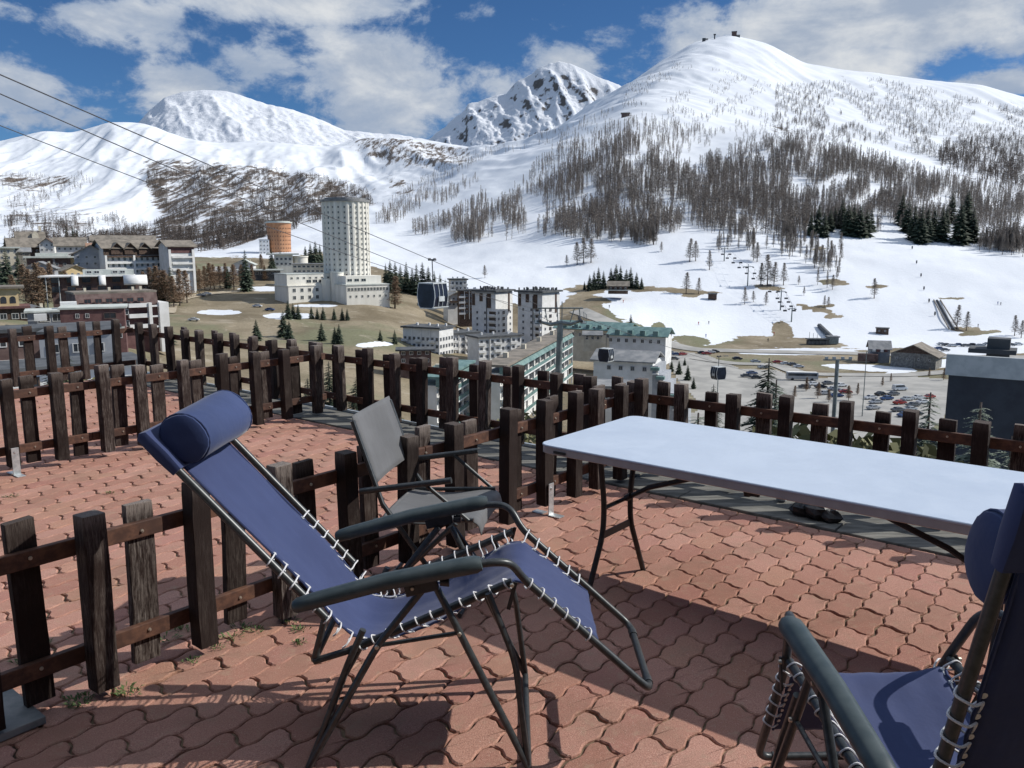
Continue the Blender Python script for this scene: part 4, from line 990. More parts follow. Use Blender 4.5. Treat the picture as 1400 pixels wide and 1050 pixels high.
def mass(name, items, mats, label, cat, geos, wide=1.0):
    Vs = []; Fs = []; Ms = []; off = 0; temps = []
    for tr, cr in geos:
        v = np.array(tr.v+cr.v); f3 = []; mi = []
        for f in tr.f: f3 += [(f[0], f[1], f[2]), (f[0], f[2], f[3])]; mi += [0, 0]
        n0 = len(tr.v)
        for f in cr.f:
            for k in range(1, len(f)-1): f3.append((f[0]+n0, f[k]+n0, f[k+1]+n0)); mi.append(1)
        temps.append((v, np.array(f3), np.array(mi)))
    for g, h in items:
        v, f, mi = temps[rnd.randrange(len(temps))]; a = rnd.uniform(0, 6.28); c, s = cos(a), sin(a); w = h*wide*rnd.uniform(.85, 1.2)
        q = np.empty_like(v); q[:, 0] = (v[:, 0]*c-v[:, 1]*s)*w+g.x; q[:, 1] = (v[:, 0]*s+v[:, 1]*c)*w+g.y; q[:, 2] = v[:, 2]*h+g.z-.4
        Vs.append(q); Fs.append(f+off); Ms.append(mi); off += len(v)
    V = np.concatenate(Vs); Fc = np.concatenate(Fs); Mi = np.concatenate(Ms)
    me = bpy.data.meshes.new(name); me.vertices.add(len(V)); me.vertices.foreach_set('co', V.ravel().astype(np.float32)); me.loops.add(Fc.size)
    me.loops.foreach_set('vertex_index', Fc.ravel().astype(np.int32)); me.polygons.add(len(Fc)); me.polygons.foreach_set('loop_start', np.arange(0, Fc.size, 3, dtype=np.int32)); me.polygons.foreach_set('loop_total', np.full(len(Fc), 3, dtype=np.int32))
    me.update(calc_edges=True)
    for m in mats: me.materials.append(M[m])
    me.polygons.foreach_set('material_index', Mi.astype(np.int32)); o = bpy.data.objects.new(name, me); COL.objects.link(o); tag(o, label, cat, kind='stuff'); return o
LG = [larch_geo(500+i, 38, False) for i in range(5)]
mass('larch_wood', larch[250:], ['bark', 'larch'], 'dense wood of bare brown larches covering the right-hand slope', 'wood', LG, 1.05)
mass('mountain_trees', MT, ['fardark', 'fardark'], 'thin scattered mountain trees on the high snowy slopes left and right', 'wood', [larch_geo(600+i, 22, False) for i in range(4)], 2.1)
# dark firs on the slope
def firs(spots, label, group, wide=1.45, kind='fir'):
    for x, y, hp in spots:
        g = G(x, y, 45 if y > 466 else 200)
        if g: tree(kind, g, hp*g.y/F*1.04, label, group, wide)
firs([(1108,322,32),(1118,318,38),(1126,324,34),(1134,316,30),(1150,312,40),(1158,322,46),(1166,318,38),(1174,324,44),(1184,322,36),(1190,316,30),(1141,310,26)], 'dark fir in the left clump of firs at the edge of the larch wood', 'dark firs, left clump by the wood')
firs([(1232,308,44),(1240,318,44),(1248,328,48),(1257,333,52),(1266,330,46),(1276,326,42),(1286,330,46),(1310,334,58),(1318,328,64),(1328,331,46),(1300,305,40),(1292,318,36),(1322,300,40)], 'dark fir in the right clump of firs at the edge of the larch wood', 'dark firs, right clump by the wood')
firs([(799,396,12),(806,397,22),(812,396,26),(818,395,30),(825,394,24),(848,393,30),(856,394,26),(862,393,28),(870,394,22),(877,395,16),(835,388,22),(842,387,26)], 'small dark fir round the hut on the snow', 'small firs round the hut', 1.4)
firs([(862,455,26)], 'pointed green fir beside the road above the teal roofs', None, 1.3)
# village trees: dark firs and brown larches
firs([(528,398,38),(534,400,44),(541,400,42),(548,398,36),(556,400,42),(564,402,36),(570,404,44),(578,404,46),(586,406,42),(594,408,38),(602,408,34),(609,410,28)], 'dark fir in the row right of the white round tower', 'firs right of the white tower', 1.25)
firs([(337,398,56),(220,372,38),(225,412,44),(235,414,50),(212,414,46),(247,390,30),(258,392,42),(266,394,36),(312,394,30),(372,372,32),(384,370,28),(425,362,30),(432,364,34),(438,362,28),(418,360,24),(12,400,60),(28,398,52),(0,396,50),(8,340,18),(16,342,16),(92,330,20),(101,332,22),(106,332,18),(192,396,26)], 'dark green fir among the buildings on the left', 'village firs on the left', 1.3)
for x, y, hp in [(52,426,66),(60,424,58),(44,422,54),(205,412,46),(214,416,52),(246,418,50),(228,416,46),(238,420,42),(256,414,44),(222,410,40),(197,412,40),(288,398,38),(293,396,34),(301,394,30),(320,396,34),(358,372,24),(273,400,32),(362,384,20),(36,412,50),(72,408,48),(240,398,36),(232,402,34),(256,396,36),(268,392,34),(280,396,32),(310,392,32),(330,392,30),(345,388,26),(185,408,30),(176,402,28),(120,398,26),(90,396,26),(18,420,44)]:
    g = G(x, y, 120)
    if g: tree('warm', g, hp*g.y/F*1.04, 'reddish brown leafless larch among the village buildings', 'brown village larches', 1.7)
g = G(540, 422, 200); tree('warm', g, 46*g.y/F, 'broad reddish larch in front of the white tower hotel wing', None, 2.2)
firs([(224,470,50)], 'big dark fir just above the fence on the left', None, 1.5, 'dspruce')
firs([(394,436,26),(401,436,22),(408,437,22),(388,460,36),(396,464,26),(351,466,30),(426,436,18),(434,436,16),(442,437,18),(457,437,17),(468,438,18),(475,438,17),(440,466,26),(458,470,24),(464,470,28),(186,468,24)], 'small green fir on the brown field in front of the tower', 'small firs on the brown field', 1.5)
# spruces just outside the fence
def near(kind, px, ytop, D, label, wide=1.0, group=None, zb=-13.6):
    top = WD(px, ytop, D); zb = max(zb, gzp(top.x, top.y)-.5); return tree(kind, (top.x, top.y, zb), top.z-zb, label, group, wide, 0)
near('dspruce', 1052, 486, 33, 'pale tipped spruce rising above the fence left of the bus', 1.15)
near('spruce', 1062, 515, 30, 'low frosty spruce crowding against the taller spruce above the fence', 1.1)
near('dspruce', 976, 523, 38, 'dark spruce top above the fence under the third gondola cabin', .9)
near('spruce', 1273, 532, 26, 'spruce behind the fence left of the dark building', 1.0)
near('spruce', 1342, 544, 21, 'frosty spruce in front of the dark building, behind the right fence posts', 1.15)
near('spruce', 1385, 590, 19, 'rightmost frosty spruce low behind the fence', 1.2)
near('dspruce', 800, 562, 30, 'spruce half hidden behind the fence left of the table', 1.0)
near('spruce', 905, 556, 26, 'pale spruce seen between the pickets above the middle of the table', 1.1)
near('spruce', 955, 560, 25, 'bushy pale spruce between the pickets right of the middle of the table', 1.3)
near('spruce', 1000, 560, 24, 'pale spruce between the pickets under the dark spruce top', 1.2)
near('dspruce', 449, 492, 46, 'dark spruce between the pickets above the grey armchair', 1.1)
near('dspruce', 488, 512, 48, 'second dark spruce behind the fence near the grey armchair', 1.2)
near('dspruce', 420, 515, 50, 'small spruce behind the fence right of the headrest', 1.3)
near('dspruce', 90, 478, 40, 'olive spruce behind the far left fence corner', 1.3)
near('dspruce', 68, 500, 38, 'low spruce behind the far left fence', 1.5)
for px, yt, D in [(1118,560,24),(1098,575,24),(1130,580,24),(1185,575,23),(1195,590,22),(880,575,30),(720,560,42),(650,575,45),(1240,600,22),(95,505,36),(120,512,36),(515,560,40)]:
    near('shrub', px, yt, D, 'olive green bush just beyond the terrace fence', .9, 'olive bushes beyond the fence', zb=-13)

for i, (x, y, hp) in enumerate([(1102, 535, 26), (1118, 545, 30), (1133, 550, 24), (1160, 548, 28), (1172, 540, 22), (1206, 528, 18), (1218, 522, 16), (1290, 520, 22), (1270, 515, 16), (1086, 545, 24)]):
    g = G(x, y, 100); tree('warm', g, hp*g.y/F*.8, 'thin leafless tree at the edge of the car park', 'leafless trees round the car park', 1.5)
firs([(918, 508, 16), (928, 512, 20), (940, 520, 22), (936, 500, 12), (948, 532, 18), (700, 498, 14), (716, 505, 16), (790, 485, 14), (798, 490, 16), (806, 494, 14), (540, 470, 20), (520, 466, 16), (612, 505, 18)], 'small dark fir on the bank between the houses and the road', 'small firs on the banks', 1.4)
# ------------------------------------------------------------------ buildings
WIN = {}
def win_mesh(w, h, arch=False, mats=('wframe', 'glass'), sill=True):
    k = (round(w, 2), round(h, 2), arch, mats)
    if k in WIN: return WIN[k]
    mb = MB(); t = min(.12, w*.1)
    mb.box((0, -.05, h/2), (w, .04, h), 1)
    for x in (-w/2+t/2, w/2-t/2): mb.box((x, -.08, h/2), (t, .10, h), 0)
    for z in (t/2, h-t/2): mb.box((0, -.08, z), (w-2*t, .09, t), 0)
    mb.box((0, -.075, h/2), (t*.6, .05, h-2*t), 0)
    o = mb.build('tmp', list(mats)); me = o.data; bpy.data.objects.remove(o); WIN[k] = me; return me
def place(me, name, parent, loc, rz=0):
    o = bpy.data.objects.new(name, me); COL.objects.link(o); o.parent = parent; o.location = loc; o.rotation_euler[2] = rz; return o
def wins(root, w, d, z0, fh, floors, cols, ww=1.1, wh=1.3, faces='fr', mats=('wframe', 'glass'), z_off=1.0, x0=None, x1=None, skip=0):
    me = win_mesh(ww, wh, mats=mats); c = 0
    for f in floors:
        for face in faces:
            L = w if face in 'fb' else d; nc = cols if face in 'fb' else max(1, int(cols*d/w+.5))
            a, b_ = (-L/2, L/2) if (x0 is None or face != 'f') else (x0, x1)
            for i in range(nc):
                if skip and random.random() < skip: continue
                u = a + (b_-a)*(i+.5)/nc; z = z0+f*fh+z_off
                if face == 'f': place(me, 'window', root, (u, -d/2, z), 0)
                elif face == 'b': place(me, 'window', root, (-u, d/2, z), pi)
                elif face == 'r': place(me, 'window', root, (w/2, u, z), pi/2)
                else: place(me, 'window', root, (-w/2, -u, z), -pi/2)
def rbox(x0, x1, y0, y1, z0, z1, name, mat, root, rot=None):
    mb = MB(); mb.box(((x0+x1)/2, (y0+y1)/2, (z0+z1)/2), (x1-x0, y1-y0, z1-z0), 0); return mb.build(name, mat, root)
def balcony(root, x0, x1, d, z, name='balcony', mat='wwall', out=1.3, rail=1.0, slats=False):
    mb = MB(); mb.box(((x0+x1)/2, -d/2-out/2-.002, z), (x1-x0, out, .16), 0)
    mb.box(((x0+x1)/2, -d/2-out+.04, z+.08+rail/2), (x1-x0, .08, rail), 0)
    for x in (x0+.04, x1-.04): mb.box((x, -d/2-out/2+.03, z+.08+rail/2), (.08, out-.14, rail), 0)
    return mb.build(name, mat, root)
def gable(root, w, d, z, rise, over, mat, axis='x', thick=.3, name='roof', off=(0, 0)):
    mb = MB()
    if axis == 'x':                       # ridge along x: gables at the ends
        L = w/2+over; Wd = d/2+over; s = rise/(d/2)
        for sg in (-1, 1): mb.prism([(0, 0), (0, 0), (0, 0)], 0, 0) if False else None
        for sg in (-1, 1):
            vs = [(-L, 0, z+rise), (L, 0, z+rise), (L, sg*Wd, z-over*s), (-L, sg*Wd, z-over*s)]
            vs2 = [(a, b_, c+thick) for a, b_, c in vs]; mb.add(vs+vs2, [(0, 1, 2, 3), (4, 5, 6, 7), (0, 1, 5, 4), (1, 2, 6, 5), (2, 3, 7, 6), (3, 0, 4, 7)])
    else:
        L = d/2+over; Wd = w/2+over; s = rise/(w/2)
        for sg in (-1, 1):
            vs = [(0, -L, z+rise), (0, L, z+rise), (sg*Wd, L, z-over*s), (sg*Wd, -L, z-over*s)]
            vs2 = [(a, b_, c+thick) for a, b_, c in vs]; mb.add(vs+vs2, [(0, 1, 2, 3), (4, 5, 6, 7), (0, 1, 5, 4), (1, 2, 6, 5), (2, 3, 7, 6), (3, 0, 4, 7)])
    mb.v = [(a+off[0], b_+off[1], c) for a, b_, c in mb.v]
    return mb.build(name, mat, root)
def gwall(root, w, d, h, rise, mat, axis='x', name='wall', off=(0, 0), sink=9):
    mb = MB()
    if axis == 'x':
        pr = [(-d/2, -sink), (d/2, -sink), (d/2, h), (0, h+rise), (-d/2, h)]
        mb.v = [(-w/2, y, z) for y, z in pr]+[(w/2, y, z) for y, z in pr]
    else:
        pr = [(-w/2, -sink), (w/2, -sink), (w/2, h), (0, h+rise), (-w/2, h)]
        mb.v = [(x, -d/2, z) for x, z in pr]+[(x, d/2, z) for x, z in pr]
    n = 5; mb.f = [tuple(range(n)), tuple(range(n, 2*n))[::-1]] + [(i, i+n, (i+1) % n+n, (i+1) % n) for i in range(n)]; mb.m = [0]*len(mb.f)
    mb.v = [(a+off[0], b_+off[1], c) for a, b_, c in mb.v]
    return mb.build(name, mat, root)
def site(name, label, px, py, rot=0, D=None, cat='building', group=None):
    p = WD(px, py, D) if D else G(px, py, 100)
    r = empty(name, p, atan2(-p.x, p.y)*1.0 + radians(rot)); tag(r, label, cat, group); return r, p.y/F
def chimneys(root, pts, z, mat='wwall', s=.9, h=1.6):
    for x, y in pts: rbox(x-s/2, x+s/2, y-s/2, y+s/2, z-.6, z+h, 'chimney', mat, root)
# ---- the white round tower and its podium
r, k = site('round_tower', 'tall white cylindrical tower hotel with vertical ribs and rows of small windows', 476, 402, 0, 430)
R0 = 11.6; HT = 47.6; n = 24
mb = MB(); prof = []
seg = n*6
for z in (-6, HT):
    for i in range(seg):
        ph = (i % 6); rr = R0 + (.38 if ph in (0, 1, 2) else -.12); a = 2*pi*(i+.5)/seg; mb.v.append((rr*cos(a), rr*sin(a), z))
for i in range(seg): j = (i+1) % seg; mb.f.append((i, j, j+seg, i+seg)); mb.m.append(0)
mb.f.append(tuple(seg+i for i in range(seg))); mb.m.append(0); mb.build('wall', 'conc', r)
mb = MB(); mb.tube([(0, 0, HT-.8), (0, 0, HT+.35)], [R0+.75, R0+.85], 72); mb.tube([(0, 0, HT+.352), (0, 0, HT+1.2)], [R0-1.2, R0-1.2], 48); mb.build('roof', 'roofg', r)
mb = MB()
for i in range(48):
    a = 2*pi*i/48; mb.cyl((cos(a)*(R0+.5), sin(a)*(R0+.5), HT+.36), (cos(a)*(R0+.5), sin(a)*(R0+.5), HT+1.3), .04, .04, 4)
mb.tube([(cos(2*pi*i/48)*(R0+.5), sin(2*pi*i/48)*(R0+.5), HT+1.3) for i in range(49)], .05, 4); mb.build('railing', 'wire', r)
wm = win_mesh(.95, 1.15, mats=('conc', 'glass')); cnt = 0; rest = MB()
order = sorted([(c, f) for c in range(n) for f in range(15)], key=lambda q: abs(((2*pi*(q[0]*6+4.5)/seg + pi/2 + pi) % (2*pi)) - pi))
for c, f in order:
    a = 2*pi*(c*6+5.0)/seg; z = 7.0 + f*2.6
    if cnt < 100: place(wm, 'window', r, ((R0+.02)*cos(a), (R0+.02)*sin(a), z), a+pi/2); cnt += 1
    else: rest.box(((R0-.02)*cos(a), (R0-.02)*sin(a), z+.58), (.12, .9, 1.1), 0, Matrix.Rotation(a, 3, 'Z'))
tag(rest.build('more_windows', 'glass', r), kind='stuff')
r, k = site('tower_annex', 'low white three storey wing at the left foot of the round tower', 421, 410, 26, 418)
rbox(-14, 12.5, -8, 8, -6, 7.6, 'lower_wall', 'conc', r); rbox(-13.9, 10.0, -6.5, 7.9, 7.61, 13.2, 'upper_wall', 'conc', r)
rbox(-14.3, 12.8, -8.3, 8.3, 7.45, 7.85, 'cornice', 'conc', r); rbox(-14.1, 10.2, -6.7, 8.1, 13.2, 13.6, 'roof', 'roofl', r)
wins(r, 26, 16, 0, 3.6, (0, 1), 6, 1.7, 1.9, 'f', ('conc', 'glass'), .9, -13, 11.5); wins(r, 24, 13, 8.2, 3.2, (0,), 7, 1.3, 1.1, 'f', ('conc', 'glass'), 2.6, -13, 10)
wins(r, 24, 13, 7.6, 3.2, (0,), 4, 2.6, 1.7, 'f', ('conc', 'glass'), 1.2, -4, 9.5)
for o in r.children:
    if o.name.startswith('window') and o.location.z > 7.7: o.location.y = -6.5
r, k = site('stair_turret', 'rounded white stair volume between the tower and its left wing', 462, 410, 0, 416)
mb = MB(); mb.tube([(0, 0, -6), (0, 0, 13.6)], [3.3, 3.3], 32); mb.build('wall', 'conc', r, True); mb = MB(); mb.tube([(0, 0, 13.6), (0, 0, 14)], [3.5, 3.5], 32); mb.build('roof', 'roofl', r, True)
mb = MB(); mb.tube([(-5.2, 1.5, -6), (-5.2, 1.5, 10.4)], [2.8, 2.8], 28); mb.build('lower_turret', 'conc', r, True)
r, k = site('tower_restaurant', 'low white wing with a long window band right of the round tower', 497, 410, 24, 412)
rbox(-11.5, 11.5, -6, 8, -6, 7.6, 'wall', 'conc', r); rbox(-11.8, 11.8, -6.3, 8.3, 7.6, 8.1, 'roof', 'roofl', r); wins(r, 22, 12, 4.2, 3, (0,), 13, 1.3, 1.7, 'f', ('conc', 'glass'), .6); 
wins(r, 22, 12, 1, 3, (0,), 7, 1.0, 1.2, 'f', ('conc', 'glass'), .6); rbox(-9.5, 9.5, -1, 8, 8.11, 12, 'upper_wall', 'conc', r); wm2 = win_mesh(2.6, 1.5, mats=('conc', 'glass'))
for x in (-7.5, -3.8, -.1): place(wm2, 'window', r, (x, -1, 9.2))
# ---- orange tower
r, k = site('orange_tower', 'round orange tower building with a flared top behind dark firs', 383, 352, 0, 690)
mb = MB(); mb.tube([(0, 0, -6), (0, 0, 12), (0, 0, 24), (0, 0, 28)], [9.2, 9.2, 9.7, 10.1], 48); mb.build('wall', 'orange', r, True); mb = MB(); mb.tube([(0, 0, 28), (0, 0, 29), (0, 0, 29.01), (0, 0, 29.6)], [11, 11, 9, 9], 48); mb.build('roof', 'roofl', r)
mb = MB(); [mb.cyl((x, 0, 29.5), (x, 0, 33), .15, .1, 5) for x in (-4, 1, 5)]; mb.build('antenna', 'wire', r)
wm = win_mesh(.8, 1.0, mats=('orange', 'glass'))
for f in range(7):
    for i in range(12):
        a = -pi/2 + (i-5.5)*.24; rr = 9.25 + max(0, (f*3-8))*.055; place(wm, 'window', r, (rr*cos(a), rr*sin(a), 4+f*3.2), a+pi/2)
r, k = site('white_annex', 'small white block left of the orange tower', 362, 350, 0, 680); rbox(-4, 4, -4, 4, -4, 13, 'wall', 'wwall', r); rbox(-4.2, 4.2, -4.2, 4.2, 13, 13.4, 'roof', 'roofg', r); wins(r, 8, 8, 1, 3, (0, 1, 2, 3), 3, .9, 1.1, 'f')
# ---- concrete pavilion and band-window building
r, k = site('concrete_pavilion', 'rounded pale concrete pavilion under the orange tower', 403, 366, 0, 560)
rbox(-13, -1, -6, 6, -4, 8.6, 'wall', 'conc', r); rbox(-18, 3, -7, 7, 8.6, 9.6, 'roof', 'roofl', r); mb = MB(); mb.tube([(4, 0, -4), (4, 0, 7)], [4.8, 4.8], 32); mb.tube([(4, 0, 7), (4, 0, 7.8)], [5.2, 5.2], 32); mb.build('round_bay', 'conc', r, True); wins(r, 12, 12, 1, 3.2, (0, 1), 4, 1.6, 1.5, 'f', x0=-12.5, x1=-1.5)
r, k = site('long_pavilion', 'low grey building with two window bands left of the round tower', 425, 375, 0, 480); rbox(-10, 10, -6, 6, -4, 5.8, 'wall', 'cwall', r); rbox(-10.5, 10.5, -6.5, 6.5, 5.8, 6.3, 'roof', 'roofg', r); wins(r, 20, 12, .4, 2.6, (0, 1), 8, 1.7, 1.2, 'f')
r, k = site('flat_pavilion', 'long flat pale roofed pavilion left of the concrete pavilion', 355, 378, 0, 500); rbox(-12, 12, -5, 5, -3, 3.6, 'wall', 'roofd', r); rbox(-14, 14, -6.5, 6.5, 3.6, 4.3, 'roof', 'roofl', r); wins(r, 24, 10, .4, 2.6, (0,), 8, 2, 1.8, 'f')
# ---- alpine hotels, upper left
r, k = site('alpine_hotel', 'long white alpine hotel with dark wooden top floor and three gabled dormers', 196, 374, 20, 430)
w = 42; gwall(r, w, 14, 13.5, 3.5, 'wwall', 'x'); gable(r, w, 14, 13.5, 3.5, 1.5, 'roofb'); rbox(-w/2-.1, w/2+.1, -7.25, -7.0, 9.6, 13.4, 'timber_floor', 'timber', r)
for x in (-15, -8.5, -1.5): 
    gwall(r, 5.4, 3, 13.0, 2.6, 'timber', 'y', 'dormer', (x, -6.4), sink=-10); gable(r, 5.4, 3, 13.0, 2.6, .9, 'roofb', 'y', .25, 'dormer_roof', (x, -6.6))
for f in range(3): balcony(r, -w/2+.5, w/2-.5, 14.3, 2.3+f*3.1, mat='wwall' if f < 2 else 'timber', rail=.8)
wins(r, w, 14, -.6, 3.1, (0, 1, 2, 3), 15, 1.3, 1.8, 'f', z_off=1.2)
for x in (-20.5, -7, 9, 20.5): rbox(x-.5, x+.5, -8.6, -7.05, -8, 9.5, 'pier', 'wwall', r)
r, k = site('hotel_end_block', 'taller end block of the alpine hotel with a reddish gable, right of it', 243, 376, 20, 425); gwall(r, 13, 13, 14.8, 2.6, 'wwall', 'x'); gable(r, 13, 13, 14.8, 2.6, 1.5, 'roofb'); rbox(-6.6, 6.6, -6.75, -6.52, 11.2, 14.7, 'timber_floor', 'maroon', r)
wins(r, 12, 12, 0, 3.2, (0, 1, 2, 3), 4, 1.3, 1.7, 'f'); [rbox(x-.6, x+.6, -7.6, -6.8, -8, 13, 'pier', 'wwall', r) for x in (-6, 5.8)]; [balcony(r, -5, 5, 13.2, 2.4+f*3.2, rail=.8) for f in range(3)]
r, k = site('blue_grey_chalet', 'blue grey gable fronted house with pale roof left of the alpine hotel', 128, 382, -4, 420); gwall(r, 15, 13, 13, 4, 'gwall', 'y'); gable(r, 15, 13, 13, 4, 1.3, 'roofb', 'y'); wins(r, 15, 13, 0, 3.2, (0, 1, 2, 3), 4, 1.2, 1.4, 'f')
r, k = site('rust_roof_house', 'house with rust brown hipped roof behind the alpine hotel', 150, 352, 4, 455); gwall(r, 20, 12, 4.6, 3, 'wwall', 'x'); gable(r, 20, 12, 4.6, 3, 1.5, 'roofo'); wins(r, 20, 12, 0, 3, (0,), 7, 1.1, 1.3, 'f')
r, k = site('pale_roof_house', 'building with big pale flat roof and yellow lit end wall, upper left', 78, 382, 0, 440)
rbox(-13, 7, -7, 7, -4, 11.2, 'wall', 'brown', r); rbox(7.01, 15, -6, 7, -4, 11.4, 'end_wall', 'ywall', r); rbox(-14.5, 14, -8.6, 8, 11.4, 12.2, 'roof', 'roofl', r); rbox(-9, 6, -4, 6, 12.21, 13.9, 'upper_roof', 'roofl', r); rbox(-1.2, -.2, -7.6, -7.02, -3, 11.2, 'pier', 'roofg', r)
wins(r, 8, 12, 0, 3.2, (0, 1, 2, 3), 3, 1.2, 1.4, 'f', x0=7.4, x1=14.8); wins(r, 18, 14, 0, 3.2, (1, 2), 5, 1.6, 1.3, 'f', x0=-12, x1=6)
for o in r.children:
    if o.name.startswith('window') and o.location.x > 7: o.location.y = -6
r, k = site('wide_brown_chalet', 'wide brown chalet with a broad low roof and small white gable, upper left', 45, 346, 6, 520); gwall(r, 26, 14, 4.4, 4.6, 'timber', 'x'); gable(r, 26, 14, 4.4, 4.6, 1.6, 'roofb'); wins(r, 26, 14, 0, 3, (0,), 8, 1.2, 1.3, 'f')
r, k = site('white_gable_house', 'small white gabled house beside the wide brown chalet', 66, 345, -6, 515); gwall(r, 8, 10, 5.2, 3.2, 'wwall', 'y'); gable(r, 8, 10, 5.2, 3.2, 1.1, 'timber', 'y'); wins(r, 8, 10, 0, 2.8, (0, 1), 3, 1, 1.2, 'f')
r, k = site('hillside_chalet', 'steep roofed chalet highest among the houses on the left', 42, 334, 3, 600); gwall(r, 17, 10, 3.4, 5.4, 'stone', 'x'); gable(r, 17, 10, 3.4, 5.4, 1.2, 'roofb'); gwall(r, 4, 3, 7, 2.6, 'cwall', 'y', 'dormer', (3, -4), -3); chimneys(r, [(6.5, 0)], 10, 'cwall', 1.6, 3); wins(r, 17, 10, 0, 3, (0,), 5, 1.1, 1.2, 'f')
r, k = site('brown_house', 'brown house with tan roof between the white gable and the blue grey house', 97, 344, 0, 500); gwall(r, 15, 11, 4.2, 4, 'wwall', 'x'); gable(r, 15, 11, 4.2, 4, 1.5, 'roofb'); wins(r, 15, 11, 0, 3, (0,), 5, 1.1, 1.3, 'f')
r, k = site('far_long_house', 'long low house with pale roof behind the alpine hotel', 170, 345, 0, 560); gwall(r, 38, 11, 8, 3, 'cwall', 'x'); gable(r, 38, 11, 8, 3, 1.2, 'roofb'); wins(r, 38, 11, 3, 3, (0, 1), 11, 1.1, 1.2, 'f')
r, k = site('cream_house', 'cream house with pale flat roof at the left edge, upper row', 5, 372, 0, 440); rbox(-9, 6, -6, 6, -5, 12.5, 'wall', 'cwall', r); rbox(-10, 8.5, -7, 7, 12.5, 13.3, 'roof', 'roofl', r); wins(r, 15, 12, 0, 3, (0, 1, 2, 3), 5, 1.1, 1.4, 'f')
r, k = site('grey_house', 'narrow grey stone house between the cream house and the pale roofed building', 24, 366, 0, 450); rbox(-5, 6.5, -5, 5, -5, 8.6, 'wall', 'stone', r); gable(r, 11.5, 10, 8.6, 2, .8, 'roofg', 'x', .3, 'roof', (.7, 0)); wins(r, 10, 10, 0, 3, (0, 1, 2), 3, 1.1, 1.3, 'f')
# ---- modern house with curved white roof ends
r, k = site('curved_roof_building', 'modern dark building with thin white roof slab and curved white roof ends', 130, 404, 0, 270)
rbox(-12, 14, -5, 6, -5, 6.3, 'wall', 'brown', r); rbox(-15.6, 12.4, -6.5, 6.5, 6.3, 6.7, 'roof', 'wwall', r)
for x in (-6.2, 1.6, 9.2):
    w_ = 6.4 if x > 9 else 1.8; pr = []
    for i in range(9): a = radians(90*i/8); pr.append((3.2*sin(a)-.2, 6.72-3.1*(1-cos(a))))
    mb = MB(); nn = len(pr)
    for xx in (x-w_*.1, x+w_):
        for yy, zz in pr: mb.v.append((xx, -6.5-yy+.4, zz))
    for i in range(nn-1): mb.f.append((i, i+1, nn+i+1, nn+i)); mb.m.append(0)
    o = mb.build('curved_roof_end', 'wwall', r, True); s_ = o.modifiers.new('s', 'SOLIDIFY'); s_.thickness = .22
for x in (-13.5, -9.9): mb = MB(); mb.cyl((x, -5.9, -6), (x, -5.9, 6.28), .17, .17, 8); mb.build('column', 'fascia', r)
wins(r, 26, 11, 1.2, 3, (0, 1), 6, 2.6, 2.0, 'f', ('timber', 'glass'), .2); [balcony(r, -8, 13, 10, 1.0+f*2.8, mat='maroon', rail=.8) for f in (0,)]
rbox(-3, 12, -2, 4, 6.71, 8.4, 'roof_cabin', 'roofl', r); wm = win_mesh(1.6, .9)
for x in (-1.2, 1, 6.4, 8.6): place(wm, 'window', r, (x, -2, 7.2))
# ---- brown stepped apartments
r, k = site('brown_apartments', 'brown mansard apartment block with a white balcony bay at its right end', 166, 450, 14, 215)
rbox(-11, 8.0, -5, 6, -6, 6.6, 'wall', 'maroon', r); rbox(-11.4, 8.4, -4.0, 6.2, 9.6, 10.1, 'roof', 'roofb', r); mb = MB()
mb.v = [(-11.2, -5.2, 6.61), (8.2, -5.2, 6.61), (8.2, -4.2, 9.59), (-11.2, -4.2, 9.59), (-11.2, 6, 6.61), (8.2, 6, 6.61), (8.2, 6, 9.59), (-11.2, 6, 9.59)]; mb.f = [(0, 1, 2, 3), (4, 5, 6, 7), (0, 1, 5, 4), (3, 2, 6, 7), (0, 3, 7, 4), (1, 2, 6, 5)]; mb.m = [0]*6; mb.build('mansard', 'brown', r)
wins(r, 19, 11, 6.2, 3, (0,), 6, 1.7, 1.2, 'f', ('maroon', 'glass'), 1.1, -10, 5); wins(r, 19, 11, 0, 3, (0, 1), 5, 1.5, 1.5, 'f', ('wframe', 'glass'), 1.1, -10, 1)
rbox(8.01, 10.4, -6.6, 5, -6, 7.0, 'white_pier', 'wwall', r); rbox(5.4, 6.2, -6.6, -5.01, -6, 7.0, 'white_fin', 'wwall', r)
for f in range(3): balcony(r, .6, 5.3, 10, 1.0+f*2.7-.4, rail=.9); balcony(r, 6.3, 8.6, 10, 1.0+f*2.7-.4, 'balcony', 'wwall', rail=.3)
chimneys(r, [(-8, 0), (-2, 1), (3.5, 0), (6, 2)], 10.1, 'cwall', .6, .9)
r, k = site('maroon_building', 'maroon clad lower building with one wide dark window and a pale roof edge', 134, 455, -3, 190)
rbox(-7, 6, -5, 5, -6, 5.9, 'wall', 'maroon', r); rbox(-7.4, 6.6, -5.4, 5.4, 5.9, 6.3, 'roof', 'roofl', r); wm = win_mesh(2.6, 1.4, mats=('brown', 'glass')); place(wm, 'window', r, (3.0, -5, 3.6)); wm = win_mesh(.8, 1.0); [place(wm, 'window', r, (x, -5, 3.9)) for x in (-3.6, -1.6)]
balcony(r, -6.8, 5.8, 10, 1.4, mat='roofl', rail=.3); [place(win_mesh(1.3, 1.8), 'window', r, (x, -5, 1.7-2.6)) for x in (-5, -2, 2.4, 4.6)]
r, k = site('blue_shop', 'low building with dark blue glazing and a white canopy left of the maroon building', 85, 448, 0, 200)
